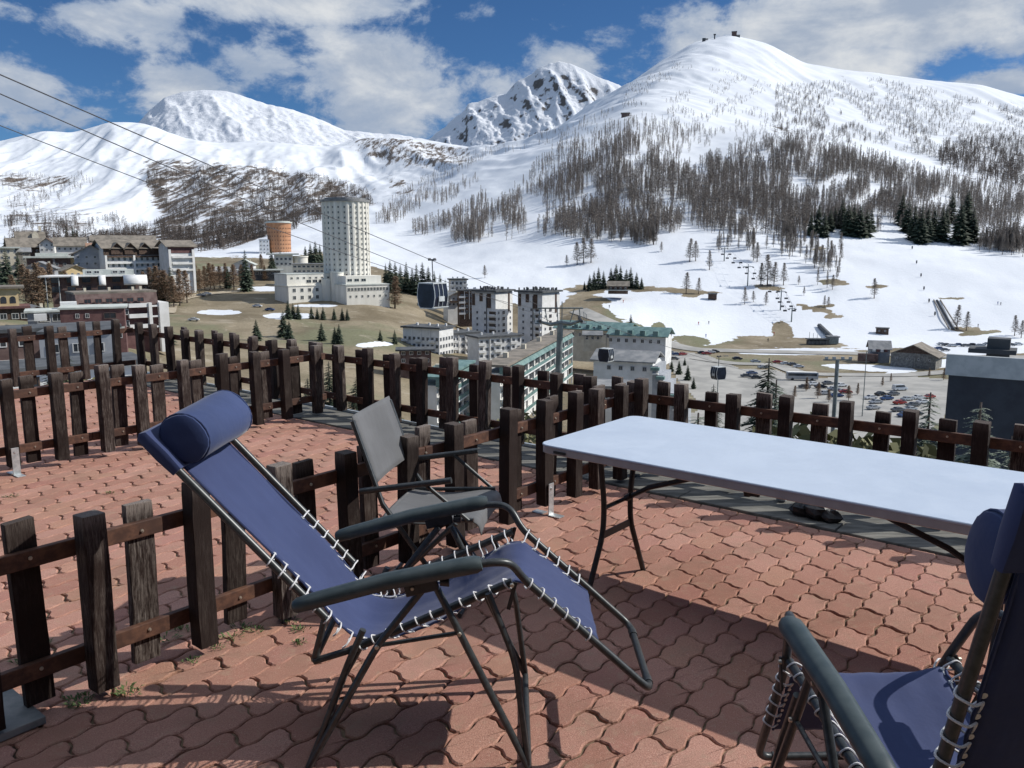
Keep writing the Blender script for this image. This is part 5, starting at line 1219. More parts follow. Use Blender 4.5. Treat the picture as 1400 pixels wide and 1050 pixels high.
rbox(-7, 6, -4, 5, -6, 4.2, 'wall', 'gwall', r); rbox(-7.6, 6.6, -4.8, 5.2, 4.2, 4.6, 'roof', 'roofl', r); [place(win_mesh(2.2, 1.9), 'window', r, (x, -4, 1.9)) for x in (-3.4, -.8, 1.8, 4.3)]; rbox(-5.6, -3, -6, -4.81, 2.3, 3.9, 'white_canopy', 'wwall', r); rbox(0, 3.6, -1, 3, 4.61, 6.2, 'roof_cabin', 'wwall', r)
r, k = site('dark_roofed_building', 'wide low building with a dark roof directly above the left fence', 66, 489, 4, 120)
rbox(-8, 9, -5, 1.5, -8, 4.4, 'wall', 'brown', r); rbox(-8.6, 9.4, -5.6, 1.9, 4.4, 4.9, 'roof', 'roofd', r); balcony(r, -1, 8.6, 10, 1.2, mat='maroon', rail=.8); rbox(-8.2, -2, -5.3, -5.01, -1.0, .6, 'sign_band', 'wwall', r); [place(win_mesh(1.6, 1.1, mats=('wframe', 'glass')), 'window', r, (x, -5, z)) for x in (-6, -3, 1, 4, 7) for z in (2.4,)]
r, k = site('grey_annex', 'blue grey metal clad annex behind the corner of the left fence', 108, 496, -8, 105); rbox(-3.6, 4.5, -4, 4, -6, 4.2, 'wall', 'gwall', r); rbox(-3.8, 4.7, -4.2, 4.2, 4.2, 4.5, 'roof', 'roofd', r); [place(win_mesh(1.2, 1.2), 'window', r, (x, -4, 1.8)) for x in (-2, .6, 3)]
r, k = site('white_low_house', 'long white house half hidden by the left fence pickets', 26, 526, 5, 70); rbox(-7, 9, -4, 1, -5, 1.6, 'wall', 'wwall', r); rbox(-7.5, 9.5, -4.6, 1.6, 1.6, 2.0, 'roof', 'roofd', r); [place(win_mesh(1.1, 1.0, mats=('timber', 'glass')), 'window', r, (x, -4, .1)) for x in (-5, -2.2, .6, 3.4, 6.2)]
r, k = site('yellow_hotel', 'yellow hotel with arched windows and a balcony row at the left edge', 10, 462, 0, 230)
rbox(-9, 3.6, -5, 5, -6, 14.0, 'wall', 'ywall', r); rbox(-10, 5.2, -6, 6, 14, 14.6, 'roof', 'roofb', r); mb = MB()
for x in (-4.8, -2.4, 0, 2.2):
    mb = MB(); mb.prism([(x-.7, 10), (x+.7, 10)]+[(x+.7*cos(radians(a)), 11.2+.7*sin(radians(a))) for a in range(0, 181, 30)], -5.08, -5.01); mb.build('arched_window', 'glass', r)
rbox(-9.2, 6.2, -7.2, 5.2, 8.6, 9.2, 'lower_roof', 'maroon', r); rbox(-9, 5.6, -6.4, -5.01, -6, 8.58, 'lower_wall', 'timber', r); me = win_mesh(1.7, 1.6)
for f in range(3):
    for x in (-6, -3.2, -.4, 2.4, 4.6): place(me, 'window', r, (x, -6.4, .3+f*2.7))
# ---- twin condominium towers
def condo(name, label, px, pb, D, w, h, rot, seed):
    r, k = site(name, label, px, pb, rot, D); q = random.Random(seed)
    rbox(-w/2, w/2, -8, 6, -6, h-2.2, 'wall', 'wwall', r)
    rbox(-w/2-1.2, w/2+1.2, -9.4, 7, h-1.4, h-.6, 'roof', 'roofd', r); rbox(-w/2+.4, w/2-.4, -8.6, 6.2, h-2.19, h-1.41, 'top_floor', 'gwall', r)
    for x, wd_, z0 in ((-w*.42, 1.6, h-8), (-w*.1, 1.8, h-6), (w*.23, 2.2, h-9)):
        rbox(x-wd_/2, x+wd_/2, -8.25, -8.01, z0, h-2.3, 'dark_panel', 'timber', r)
    rbox(w/2+.01, w/2+.2, 2.2, 3.4, h-11, h-2.3, 'side_panel', 'timber', r)
    me = win_mesh(1.0, 1.2, mats=('gwall', 'glass')); me2 = win_mesh(1.9, 1.5, mats=('timber', 'glass'))
    for f in range(int((h-8)/2.9)):
        for x in (-w*.27, w*.06): place(me, 'window', r, (x, -8, 1.2+f*2.9))
        place(me2, 'window', r, (w*.30, -8, 1.0+f*2.9)); place(me2, 'window', r, (w*.44, -8, 1.0+f*2.9)) if seed % 2 else None
        for y in (-5.5, 4): place(me, 'window', r, (w/2, y, 1.2+f*2.9), pi/2)
        place(me2, 'window', r, (w/2, -1.5, 1.0+f*2.9), pi/2)
        mb = MB(); mb.box((w*.34, -8.5, .7+f*2.9), (w*.28, .95, .9)); mb.build('balcony', 'wwall', r)
    rbox(w*.12, w*.125+.2, -8.3, -8.01, 1, h-3, 'downpipe', 'roofd', r)
    mb = MB(); 
    for i in range(26): x = q.uniform(-w/2, w/2); y = q.uniform(-8, 4); mb.box((x, y, h-.6+q.uniform(.3, .9)), (q.uniform(.3, .9), q.uniform(.3, .9), 1.3))
    mb.build('roof_plant', 'roofd', r)
condo('condominium_tower', 'left one of the twin white condominium towers with dark projecting roof', 675, 480, 395, 14, 30.5, -36, 1)
condo('condominium_tower', 'right one of the twin white condominium towers, behind the ropeway pylon', 738, 486, 385, 14, 31.5, -36, 2)
def rowflat(name, label, px, pb, D, w, d, h, rot, cols, wall='wwall'):
    r, k = site(name, label, px, pb, rot, D); rbox(-w/2, w/2, -d/2, d/2, -6, h, 'wall', wall, r); rbox(-w/2-.7, w/2+.7, -d/2-.8, d/2+.7, h, h+.7, 'roof', 'roofd', r)
    nf_ = int(h/2.9); wins(r, w, d, .2, 2.85, range(nf_), cols, 1.2, 1.4, 'fr', ('gwall', 'glass'), .8)
    for f in range(nf_):
        for i in range(0, cols, 3): x = -w/2+w*(i+.5)/cols; mb = MB(); mb.box((x, -d/2-.5, .4+f*2.85+.5), (w/cols*1.3, .98, .95)); mb.build('balcony', 'wwall', r)
    for i in range(1, 4): x = -w/2+w*i/4; rbox(x-.15, x+.15, -d/2-.5, -d/2-.01, -2, h-.1, 'party_wall', 'wwall', r)
    chimneys(r, [(-w*.3, 0), (0, 1), (w*.3, -1), (w*.42, 2)], h+.7, 'wwall', .7, 1.0); return r
rowflat('white_apartments', 'white apartment row with dark flat roof left of the twin towers', 586, 486, 330, 17, 11, 11.5, -32, 8)
rowflat('white_apartments', 'stepped white apartment row in front of the left twin tower', 628, 486, 340, 13, 10, 9.5, 30, 6)
rowflat('white_apartments', 'white apartment row with low roof right in front of the twin towers', 676, 490, 325, 19, 10, 9, 28, 8)
rowflat('white_apartments', 'small white apartment house behind the row of dark firs', 626, 412, 460, 9, 9, 12, 8, 4)
rowflat('brown_apartments', 'small brown apartment house right of the dark firs', 640, 430, 430, 10, 9, 12.5, 8, 4, 'timber')
r, k = site('kiosk_house', 'low dark roofed hut in front of the white apartment row', 568, 500, 0, 260); rbox(-5, 5, -3, 3, -4, 5.2, 'wall', 'brown', r); rbox(-6.2, 6.2, -4, 4, 5.2, 5.7, 'roof', 'roofd', r); wins(r, 10, 6, .5, 2.4, (0, 1), 4, 1.2, 1.2, 'f')
# ---- glazed residence with teal fascia
def teal_block(name, label, P0, P1, depth, h, cols, fl, roof='roofb', base=-8, left=False):
    A, B = Vector(P0), Vector(P1); L = (B-A).length; ang = atan2((B-A).y, (B-A).x); root = empty(name, (A.x+(B-A).x/2, A.y+(B-A).y/2, A.z), ang); tag(root, label, 'building')
    rbox(-L/2, L/2, 0.01, depth, base, h, 'wall', 'wwall', root); rbox(-L/2-.6, L/2+.6, -1.6, depth+.6, h+1.3, h+1.75, 'roof', roof, root)
    mb = MB(); mb.v = [(-L/2-.6, -1.7, h-.1), (L/2+.6, -1.7, h-.1), (L/2+.6, -.6, h+1.29), (-L/2-.6, -.6, h+1.29), (-L/2-.6, .0, h-.1), (L/2+.6, .0, h-.1), (L/2+.6, 0, h+1.29), (-L/2-.6, 0, h+1.29)]; mb.f = [(0, 1, 2, 3), (4, 5, 6, 7), (0, 1, 5, 4), (3, 2, 6, 7), (0, 3, 7, 4), (1, 2, 6, 5)]; mb.m = [0]*6; mb.build('teal_fascia', 'teal', root)
    fh = (h-base*.0)/fl
    for f in range(-2, fl):
        mb = MB(); mb.box((0, -.75, f*fh+.05), (L, 1.45, .28)); mb.build('balcony_slab', 'wwall', root)
        mb = MB(); mb.box((0, -1.42, f*fh+.62), (L, .05, .8)); mb.build('teal_railing', 'teal', root)
    for i in range(cols+1):
        mb = MB(); mb.box((-L/2+L*i/cols, -1.2, (h+base)/2), (.3, .4, h-base-.2)); mb.build('column', 'wframe', root)
    me = win_mesh(L/cols*.72, fh*.62)
    for f in range(-1, fl):
        for i in range(cols): place(me, 'window', root, (-L/2+L*(i+.5)/cols, 0, f*fh+.35))
    mb = MB(); 
    for i in range(4): mb.box((-L*.35+L*.22*i, depth*.55, h+2.3), (1.0, 1.0, 1.1))
    mb.build('roof_vents', 'cwall', root); return root
zt = -36
teal_block('glazed_residence', 'long residence with brown flat roof and teal glazed front left of the pylon', WD(684, 548, 162)[:], WD(776, 506, 232)[:], 3.2, 5.6, 12, 2)
teal_block('glazed_residence', 'lower teal glazed building seen between the pickets behind the grey chair', WD(598, 562, 150)[:], WD(640, 560, 172)[:], 4, 4.8, 5, 2, 'teal')
r, k = site('teal_roof_hall', 'long building with pale teal sloped roofs beyond the pylon', 815, 462, -22, 330); gwall(r, 30, 12, 4.2, 2.2, 'cwall', 'x'); gable(r, 30, 12, 4.2, 2.2, 1.2, 'teal'); wins(r, 30, 12, 0, 2.8, (0, 1), 10, 1.1, 1.3, 'f'); [rbox(x-.8, x+.8, -6.6, -4.2, 4.3, 5.8, 'dormer', 'teal', r) for x in (-11, -6, -1, 4, 9)]
r, k = site('teal_terrace_house', 'teal roofed terrace house just above the white gabled residence', 872, 472, -14, 290); rbox(-9, 11, -5, 5, -6, 4.2, 'wall', 'wwall', r); gable(r, 20, 10, 4.2, 2.2, 1, 'teal', 'x', .3, 'roof', (1, 0)); wins(r, 20, 10, .4, 2.6, (0,), 7, 1.2, 1.4, 'f'); [rbox(x-.9, x+.9, -5.8, -4.2, 4.2, 5.8, 'dormer', 'teal', r) for x in (-6, -1.5, 3, 7.5)]
r, k = site('garden_pavilion', 'tiny pale pavilion with a bluish roof on the brown bank right of the pylon', 810, 468, 0, 300); rbox(-3.2, 3.2, -2, 2, -3, 3, 'wall', 'cwall', r); gable(r, 6.4, 4, 3, 1.0, .6, 'roofg'); wins(r, 6, 4, .2, 2, (0,), 3, 1, 1.4, 'f')
r, k = site('stepped_residence', 'large white residence with small square windows and stepped teal balconies on its right edge', 880, 560, -12, 205)
rbox(-12, 3.0, -5, 6, -8, 13.0, 'wall', 'wwall', r); gable(r, 15, 11, 13.0, 1.8, .8, 'roofg', 'x', .3, 'roof', (-4.5, .5))
for i in range(6):
    x0 = 3.01+i*1.35; z1 = 12.0-i*2.15; rbox(x0, x0+1.34, -5, 5.5, -8, z1, 'step_wall', 'gwall', r); rbox(x0-.3, x0+1.8, -6.2, -5.01, z1-.9, z1-.2, 'teal_balcony', 'teal', r); rbox(x0, x0+1.5, -6.0, -5.02, z1-2.0, z1-1.6, 'balcony_slab', 'wwall', r)
me = win_mesh(1.0, 1.1, mats=('gwall', 'glass'))
for (x, z) in ((-8, 10.6), (-5, 10.6), (-2, 10.6), (1, 10.6), (-9, 6.8), (-5.5, 6.8), (-9.5, 3), (1.2, 4), (1.2, .6), (5, 1), (-4, 3)): place(me, 'window', r, (x, -5, z))
rbox(-14, -3.4, -9, -5.01, -8, 4.2, 'front_wing', 'wwall', r); rbox(-14.6, -2.8, -9.6, -5.02, 4.21, 4.6, 'front_roof', 'teal', r); [place(me, 'window', r, (x, -9, 1.6)) for x in (-12, -8, -5)]
r, k = site('flat_white_house', 'white flat roofed house with one dark window under the second gondola cabin', 828, 560, -6, 180); rbox(-6, 6.4, -4, 5, -8, 5.6, 'wall', 'wwall', r); rbox(-6.5, 6.9, -4.6, 5.5, 5.6, 6.1, 'roof', 'roofg', r); [place(win_mesh(1, 1.2), 'window', r, (x, -4, 3.2)) for x in (-3.6, .4, 4)]
# ---- huts and ski buildings
r, k = site('mountain_hut', 'brown hut among small dark firs on the snow', 845, 397, 0, 505); gwall(r, 12, 7, 3.2, 2.2, 'timber', 'x', sink=2); gable(r, 12, 7, 3.2, 2.2, 1, 'roofb'); rbox(-7, 7, -5.6, -3.6, .1, .5, 'deck', 'roofl', r); wins(r, 12, 7, 0, 2.4, (0,), 4, 1, 1.1, 'f', z_off=.9)
r, k = site('stone_barn', 'grey stone barn with wide low gable and dark timber top beside the road', 1252, 500, -12, 345)
gwall(r, 17.5, 12, 5.2, 4.1, 'stone', 'y', sink=3); gable(r, 17.5, 12, 5.2, 4.1, 1.3, 'roofb', 'y', .35); mb = MB(); mb.prism([(-7.4, 5.9), (7.4, 5.9), (0, 9.1)], -6.12, -6.01); mb.build('timber_gable', 'timber', r); rbox(.6, 1.0, -6.35, -6.01, -3, 6, 'downpipe', 'stone', r); wins(r, 17, 12, 2, 2, (0,), 4, .7, .8, 'f')
r, k = site('lift_station_house', 'small house with blue grey roof and red white awnings left of the stone barn', 1201, 486, 8, 360); gwall(r, 8, 8, 3.6, 2.8, 'gwall', 'x', sink=3); gable(r, 8, 8, 3.6, 2.8, .8, 'roofg'); [rbox(x-.6, x+.6, -5.2, -4.01, 2.2, 3.2, 'awning', m_, r) for x, m_ in ((-2.6, 'wwall'), (-1, 'maroon'), (.6, 'wwall'), (2.2, 'maroon'))]; rbox(-9, -1, -7, -4.3, -2, 1.3, 'terrace_deck', 'brown', r)
r, k = site('black_cabin', 'small black cabin standing alone on the snow above the barn', 1206, 456, 0, 450); rbox(-3.2, 3.2, -2, 2, -1, 3, 'wall', 'timber', r); rbox(-3.6, 3.6, -2.4, 2.4, 3, 3.3, 'roof', 'roofd', r); [place(win_mesh(.9, .9), 'window', r, (x, -2, 1.2)) for x in (-1.6, 1.4)]
r, k = site('snow_shed', 'dark small shed on the open piste right of the larches', 974, 407, 0, 510); rbox(-2.6, 2.6, -1.6, 1.6, -1, 2.3, 'wall', 'timber', r); gable(r, 5.2, 3.2, 2.3, .6, .3, 'roofd')
def far_hut(name, label, px, py, D, parts_):
    r, k = site(name, label, px, py, 0, D)
    for nm, (x0, x1, z0, z1), mt in parts_: rbox(x0, x1, -5, 5, z0, z1, nm, mt, r)
    return r
far_hut('summit_station', 'brown tower like cable car station on the highest summit', 1004, 53, 2880, [('tower', (-9, 7, -8, 21), 'brown'), ('side_hall', (7.01, 18, -8, 11), 'stone'), ('roof', (-10, 8, 21.01, 23), 'roofd'), ('foot', (-22, -9.01, -10, 0), 'stone')])
far_hut('summit_mast', 'small dark mast hut left of the summit station', 977, 52, 2880, [('body', (-2, 2, -6, 10), 'roofd'), ('top', (-4, 4, 10.01, 12), 'roofd')])
far_hut('summit_lift_end', 'low dark lift end station farthest left on the summit', 963, 55, 2870, [('body', (-7, 4, -4, 6), 'roofd'), ('arm', (4.01, 12, 2, 4), 'roofd')])
far_hut('ridge_station', 'square brown station on the shoulder of the snowy ridge', 855, 163, 1290, [('wall', (-6, 6, -6, 8), 'brown'), ('roof', (-7, 7, 8.01, 9), 'roofb'), ('porch', (6.01, 10, -5, 4.5), 'timber')])
far_hut('high_restaurant', 'wide low restaurant building on the upper piste below the summit', 988, 144, 1900, [('wall', (-15, 15, -4, 6), 'roofb'), ('roof', (-18, 17, 6.01, 8.5), 'roofd'), ('wing', (17.01, 27, -4, 4), 'stone')])
far_hut('piste_hut', 'tiny grey hut on the piste right of the high restaurant', 1022, 142, 1900, [('wall', (-4, 4, -3, 4), 'stone'), ('roof', (-5, 5, 4.01, 6), 'roofd')])
# ---- neighbouring dark building at the right edge
A = WD(1297, 512, 40); RA = radians(-33); OFF = Matrix.Rotation(RA, 3, 'Z') @ Vector((11, 9, 0)); r = empty('dark_building', (A.x+OFF.x, A.y+OFF.y, A.z), RA); tag(r, 'big dark clad building with pale grey parapet behind the right end of the fence', 'building')
rbox(-11, 16, -9, -5.2, -14, -.02, 'wall', 'dwall', r); rbox(-11.15, 16.2, -9.2, -8.9, -.0, 1.02, 'parapet', 'fascia', r); rbox(-10.88, 16, -8.88, -5.1, -.01, .25, 'roof', 'roofg', r)
rbox(-9.6, -8.6, -6.5, -5.5, .26, 1.65, 'chimney', 'roofd', r); rbox(-10.4, -8.3, -6.8, -5.2, .9, 1.12, 'chimney_cap', 'roofd', r); rbox(-12.2, -11.01, -9, -6, -14, -3.4, 'side_wing', 'dwall', r)
mb = MB(); mb.cyl((-6.7, -9.3, -14), (-6.7, -9.3, -3.4), .10, .10, 8); mb.build('vent_pipe', 'fascia', r)
# ---- unseen house added behind the viewer to block sky light and deepen shade
r = empty('sky_blocking_house', (0, -2.1, 0)); tag(r, 'unseen house added behind the viewer to keep sky light off the terrace', 'building')
rbox(-14, 12, -6, 0, -.3, 7.5, 'wall', 'brown', r); rbox(-14.2, 12.2, -6, .9, 2.62, 2.80, 'balcony_slab', 'timber', r)
place(win_mesh(1.8, 2.1, mats=('timber', 'glass')), 'glass_door', r, (-1.5, 0, .02), pi); place(win_mesh(1.4, 1.3, mats=('timber', 'glass')), 'window', r, (3, 0, .9), pi)

# ---- further small houses of the old village
for px, py, D, w, h, rot, wl, rf, lb in [(30, 402, 330, 13, 6.5, 12, 'cwall', 'roofb', 'cream gabled house among firs behind the yellow hotel'), (58, 384, 380, 12, 6, -10, 'gwall', 'roofg', 'grey gabled house behind the big brown larch'),
    (100, 388, 400, 11, 6.5, 18, 'ywall', 'roofb', 'small yellow gabled house left of the alpine hotel'), (118, 362, 470, 14, 6, 5, 'timber', 'roofb', 'dark timber house between the village roofs'),
    (20, 352, 560, 16, 6, -8, 'wwall', 'roofb', 'white house with a tan roof on the far left slope'), (78, 346, 580, 14, 5.5, 12, 'brown', 'roofb', 'small brown house in the upper row left of the pale roofed building'),
    (140, 346, 600, 15, 6, 0, 'wwall', 'roofo', 'white house with a rust roof in the uppermost row'), (222, 348, 620, 13, 5.5, 10, 'cwall', 'roofb', 'cream house just behind the end block of the alpine hotel'),
    (335, 372, 520, 12, 5, -10, 'wwall', 'roofl', 'low white house with a pale roof among the brown larches'), (300, 380, 480, 10, 4, 15, 'timber', 'roofg', 'little timber house among the brown larches left of the large fir'),
    (50, 452, 240, 8, 5.5, 10, 'maroon', 'roofg', 'narrow maroon house between the yellow hotel and the blue glazed shop'), (620, 420, 440, 9, 6, 20, 'wwall', 'roofg', 'little white gabled house under the row of dark firs')]:
    r, k = site('village_house', lb, px, py, rot, D, group='small village houses'); ax = 'y' if int(px) % 3 else 'x'
    gwall(r, w, w*.8, h, w*.22, wl, ax); gable(r, w, w*.8, h, w*.22, 1.1, rf, ax); wins(r, w, w*.8, .3, 2.8, range(int(h/2.8)), 4, 1.1, 1.3, 'fr', z_off=.9); chimneys(r, [(w*.25, w*.15)], h+w*.14, 'cwall', .8, 1.2)
    if h > 5.6: balcony(r, -w*.4, w*.4, w*.8, 2.9, mat='timber', rail=.8)
# ------------------------------------------------------------------ ropeway: pylon, cables, cabins
PY = WD(765, 440, 105); r = empty('ropeway_pylon', (PY.x, PY.y, gzp(PY.x, PY.y))); tag(r, 'grey green ropeway pylon with a wide crossarm in front of the right twin tower', 'pylon')
hz = PY.z - r.location.z
mb = MB(); mb.tube([(-.75, 0, -1), (-.2, 0, hz*.6), (.1, 0, hz-.3)], [.62, .46, .38], 16); mb.build('mast', 'steel', r, True)
mb = MB(); mb.tube([(-2.9, 0, hz+.1), (-1.2, 0, hz-.35), (.2, 0, hz-.1), (1.4, 0, hz-.3), (2.9, 0, hz+.2)], [.16, .24, .3, .24, .16], 8); mb.build('lower_crossarm', 'steel', r, True)
mb = MB(); mb.tube([(-2.8, 0, hz+1.75), (3.0, 0, hz+1.75)], .10, 8)
for a, b_ in (((-2.7, 0, hz+.1), (-2.5, 0, hz+1.75)), ((-1.5, 0, hz-.2), (-1.9, 0, hz+1.75)), ((1.3, 0, hz-.2), (1.9, 0, hz+1.75)), ((2.7, 0, hz+.1), (2.5, 0, hz+1.75)), ((-.2, 0, hz+.1), (-.4, 0, hz+2.6)), ((.3, 0, hz+.1), (.3, 0, hz+2.6))): mb.tube([a, b_], .07, 6)
mb.build('gantry', 'steel', r, True)
for sx in (-2.6, 2.6):
    mb = MB()
    for i in range(6): y = -2.2+i*.88; mb.cyl((sx-.09, y, hz+.35), (sx+.09, y, hz+.35), .24, .24, 12)
    mb.box((sx+.15, 0, hz+.25), (.06, 5, .3)); mb.build('sheave_train', 'wire', r)
    mb = MB(); mb.box((sx*1.12, 0, hz+.0), (.7, 4.6, .05))
    for y in (-2.2, 0, 2.2): mb.cyl((sx*1.25, y, hz), (sx*1.25, y, hz+1.1), .03, .03, 5)
    mb.tube([(sx*1.25, -2.3, hz+1.1), (sx*1.25, 2.3, hz+1.1)], .03, 5); mb.build('catwalk', 'steel', r)
mb = MB()
for i in range(18): mb.box((.75-.5*(i/18.), -.2, hz*.35+i*hz*.036), (.45, .04, .04))
mb.build('ladder', 'steel', r)
def cable(name, label, P, rad=.032, sag=0.4):
    A, B = Vector(P[0]), Vector(P[1]); pts = [A.lerp(B, t/24) - Vector((0, 0, sag*4*(t/24)*(1-t/24))) for t in range(25)]
    mb = MB(); mb.tube(pts, rad, 6); o = mb.build(name, 'wire', None, True); tag(o, label, 'cable'); return pts
c1 = cable('haul_cable', 'topmost of the three steel ropeway cables crossing the sky from the upper left', (WD(-60, 76, 30), PY+Vector((-2.3, 0, 2.0))), .025, .1)
c2 = cable('haul_cable', 'middle one of the three steel ropeway cables descending from the upper left', (WD(-60, 102, 31), PY+Vector((-2.6, 0, .9))), .023, .5)
c3 = cable('haul_cable', 'lowest of the three ropeway cables, ending at the right side of the pylon', (WD(-60, 148, 34), PY+Vector((2.6, 0, .65))), .020, 1.2)
far = WD(1120, 560, 210)
cable('haul_cable', 'cable running on from the pylon down to the valley station on the left side', (PY+Vector((-2.6, 0, .8)), WD(838, 470, 150)), .03, .6)
cable('haul_cable', 'cable running on from the pylon over the teal roofs towards the car park', (PY+Vector((2.6, 0, .7)), WD(1075, 520, 260)), .035, .8)
def cabin(label, grip, hpx_scale, drop, w, rz):
    root = empty('gondola_cabin', grip, rz); tag(root, label, 'gondola'); s = w/2.3
    mb = MB(); mb.box((0, 0, .05), (.9*s, .25*s, .16*s)); [mb.cyl((x*s, -.12*s, .12), (x*s, .12*s, .12), .1*s, .1*s, 10) for x in (-.35, .35)]; mb.build('grip', 'wire', root)
    mb = MB(); mb.tube([(0, 0, 0), (0, .04, -drop*.5), (0, 0, -drop+.05)], .05*s, 8); mb.build('hanger_arm', 'wire', root, True)
    H_, Wd, Dp = 2.35*s, w, 1.9*s; z0 = -drop
    prof = [(-.43, 0), (-.50, -.30), (-.52, -.55), (-.44, -.92), (-.36, -1.0), (.36, -1.0), (.44, -.92), (.52, -.55), (.50, -.30), (.43, 0)]
    def shell(y0, y1, sc=1., nm='x', mt='cab_dark', k=1):
        mb = MB(); mb.prism([(x*Wd*sc, z0+z*H_) for x, z in prof], y0, y1); return mb.build(nm, mt, root)
    shell(-Dp/2, Dp/2, .97, 'cabin_glass', 'cab_dark')
    mb = MB()
    for sg in (-1, 1):
        for y0 in (-Dp/2-.03, -Dp*.17, Dp*.17-.08, Dp/2-.05):
            pts = [(sg*abs(x)*Wd*1.0, y0+.04, z0+z*H_) for x, z in prof[:5]]; mb.tube(pts, .045*s, 6)
    mb.build('door_frame', 'cab_white', root, True)
    mb = MB(); mb.box((0, 0, z0+.05*s), (Wd*.88, Dp*1.02, .12*s), 0, None, .03); mb.build('roof', 'cab_white', root)
    mb = MB(); mb.box((0, 0, z0-H_-.04*s), (Wd*.76, Dp*1.0, .12*s), 0, None, .02); mb.box((Wd*.45, 0, z0-H_*.97), (.2*s, Dp*1.15, .08*s)); mb.build('floor', 'cab_white', root)
    mb = MB(); [mb.box((sx*(Wd*.53), 0, z0-H_*.62), (.06*s, .8*s, .5*s)) for sx in (-1, 1)]; mb.build('ski_rack', 'cab_white', root)
    return root
gp = min(c1, key=lambda p: abs(proj(*p)[0]-586)); wcab = 35*gp.y/F*.9
cabin('large gondola cabin with dark glass hanging from the cable left of the twin towers', gp, 1, 31*gp.y/F, wcab, radians(-38))
g2 = WD(829, 458, 118); cabin('small gondola cabin hanging right of the pylon above the white flat roofed house', g2, 1, 19*g2.y/F, 20*g2.y/F*.85, radians(-35))
g3 = WD(983, 488, 112); cabin('gondola cabin hanging in front of the car park above the middle of the table', g3, 1, 14*g3.y/F, 19*g3.y/F*.85, radians(25))
# ------------------------------------------------------------------ chairlift pylons, lamps, masts
def chair_pylon(px, py, hp, label, D=None):
    g = WD(px, py, D) if D else G(px, py, 380); k = g.y/F; h = hp*k; r = empty('chairlift_pylon', g, 0); tag(r, label, 'lift pylon', 'chairlift pylons on the piste')
    mb = MB(); mb.tube([(0, 0, -1), (0, 0, h)], [.42, .28], 8); mb.build('mast', 'steel', r, True)
    w = h*.42; mb = MB(); mb.box((0, 0, h), (w*2*.62, .35, .35)); mb.box((0, 0, h*1.07), (.3, .3, h*.12)); mb.build('crossarm', 'steel', r)
    for s in (-1, 1):
        mb = MB(); mb.box((s*w*.6, 0, h-.35), (.25, 3.2, .35)); [mb.cyl((s*w*.6-.1, y, h-.5), (s*w*.6+.1, y, h-.5), .25, .25, 8) for y in (-1.2, -.4, .4, 1.2)]; mb.build('sheaves', 'wire', r)
    return Vector((g.x, g.y, g.z+h))
tops = [chair_pylon(1082, 440, 18, 'lowest chairlift pylon of the line, beside the lower station'), chair_pylon(1067, 424, 25, 'second chairlift pylon from the bottom, right of the small larch'),
 chair_pylon(1022, 391, 26, 'tall chairlift pylon left of the larches on the round brown patch'), chair_pylon(990, 357, 17, 'upper chairlift pylon below the edge of the wood')]
for s in (-1, 1):
    mb = MB()
    for a, b_ in zip(tops[:-1], tops[1:]): mb.tube([a+Vector((s*2.6, 0, -.2)), (a+b_)/2+Vector((s*2.6, 0, -1.2)), b_+Vector((s*2.6, 0, -.2))], .05, 4)
    o = mb.build('chairlift_cable', 'wire'); tag(o, ('left' if s < 0 else 'right')+' strand of the thin chairlift cable climbing the piste to the wood', 'cable')
n = 0
for a, b_ in zip(tops[:-1], tops[1:]):
    for t in (.2, .45, .7, .92):
        for s in (-1, 1):
            p = a.lerp(b_, t)+Vector((s*2.6, 0, -1.0)); mb = MB(); mb.tube([(0, 0, .6), (0, .1, -1.6)], .06, 5); mb.box((0, 0, -2.6), (2.2, .5, .12)); mb.box((0, .3, -2.1), (2.2, .1, .8)); mb.tube([(-1.1, 0, -1.7), (1.1, 0, -1.7)], .06, 5)
            o = mb.build('lift_chair', 'wire', loc=p); tag(o, 'small dark empty chair hanging on the chairlift line over the piste', 'lift chair', 'chairs of the chairlift')
def lamp(px, ytop, ybase, D, label, double=False):
    t = WD(px, ytop, D); b0 = WD(px, ybase, D); z0 = min(b0.z, gzp(t.x, t.y)); r = empty('street_lamp', (t.x, t.y, z0)); tag(r, label, 'street lamp'); h = t.z-z0
    mb = MB(); mb.tube([(0, 0, -1), (0, 0, h)], [.16, .10], 8); mb.build('pole', 'steel', r, True); mb = MB()
    for s in ((-1, 1) if double else (1,)): mb.tube([(0, 0, h-.1), (s*1.6, 0, h+.1)], .06, 6); mb.box((s*2.0, 0, h+.08), (1.3, .4, .18))
    mb.build('lamp_head', 'steel', r)
lamp(983, 487, 540, 230, 'thin dark lamp post at the left part of the car park')
lamp(1185, 480, 527, 240, 'pale lamp post in front of the stone barn')
t = WD(1145, 492, 75); r = empty('floodlight_mast', (t.x, t.y, gzp(t.x, t.y))); tag(r, 'tall grey mast with a row of floodlights in front of the bus', 'mast'); h = t.z-r.location.z
mb = MB(); mb.tube([(0, 0, -1), (0, 0, h)], [.24, .17], 10); mb.build('pole', 'steel', r, True); mb = MB(); mb.box((0, 0, h), (2.6, .12, .12)); mb.build('crossarm', 'steel', r)
for x in (-1.1, -.4, .4, 1.1): mb = MB(); mb.box((x, -.2, h+.2), (.26, .2, .22)); mb.build('floodlight', 'fascia', r)
r = empty('lower_lift_station', G(1128, 471, 380)); tag(r, 'grey conveyor and lower lift station with a long dark belt on the snow', 'lift station')
mb = MB(); mb.box((-4, 0, 1.2), (10, 4, 2)); mb.box((-4, 0, 2.9), (11, 5, .5)); mb.build('platform', 'roofd', r); mb = MB(); mb.box((4, 1, 2), (5, 4, 3.4)); mb.build('drive_house', 'steel', r); mb = MB(); mb.box((4, 1, 4), (6, 5, .6)); mb.build('roof', 'roofg', r)
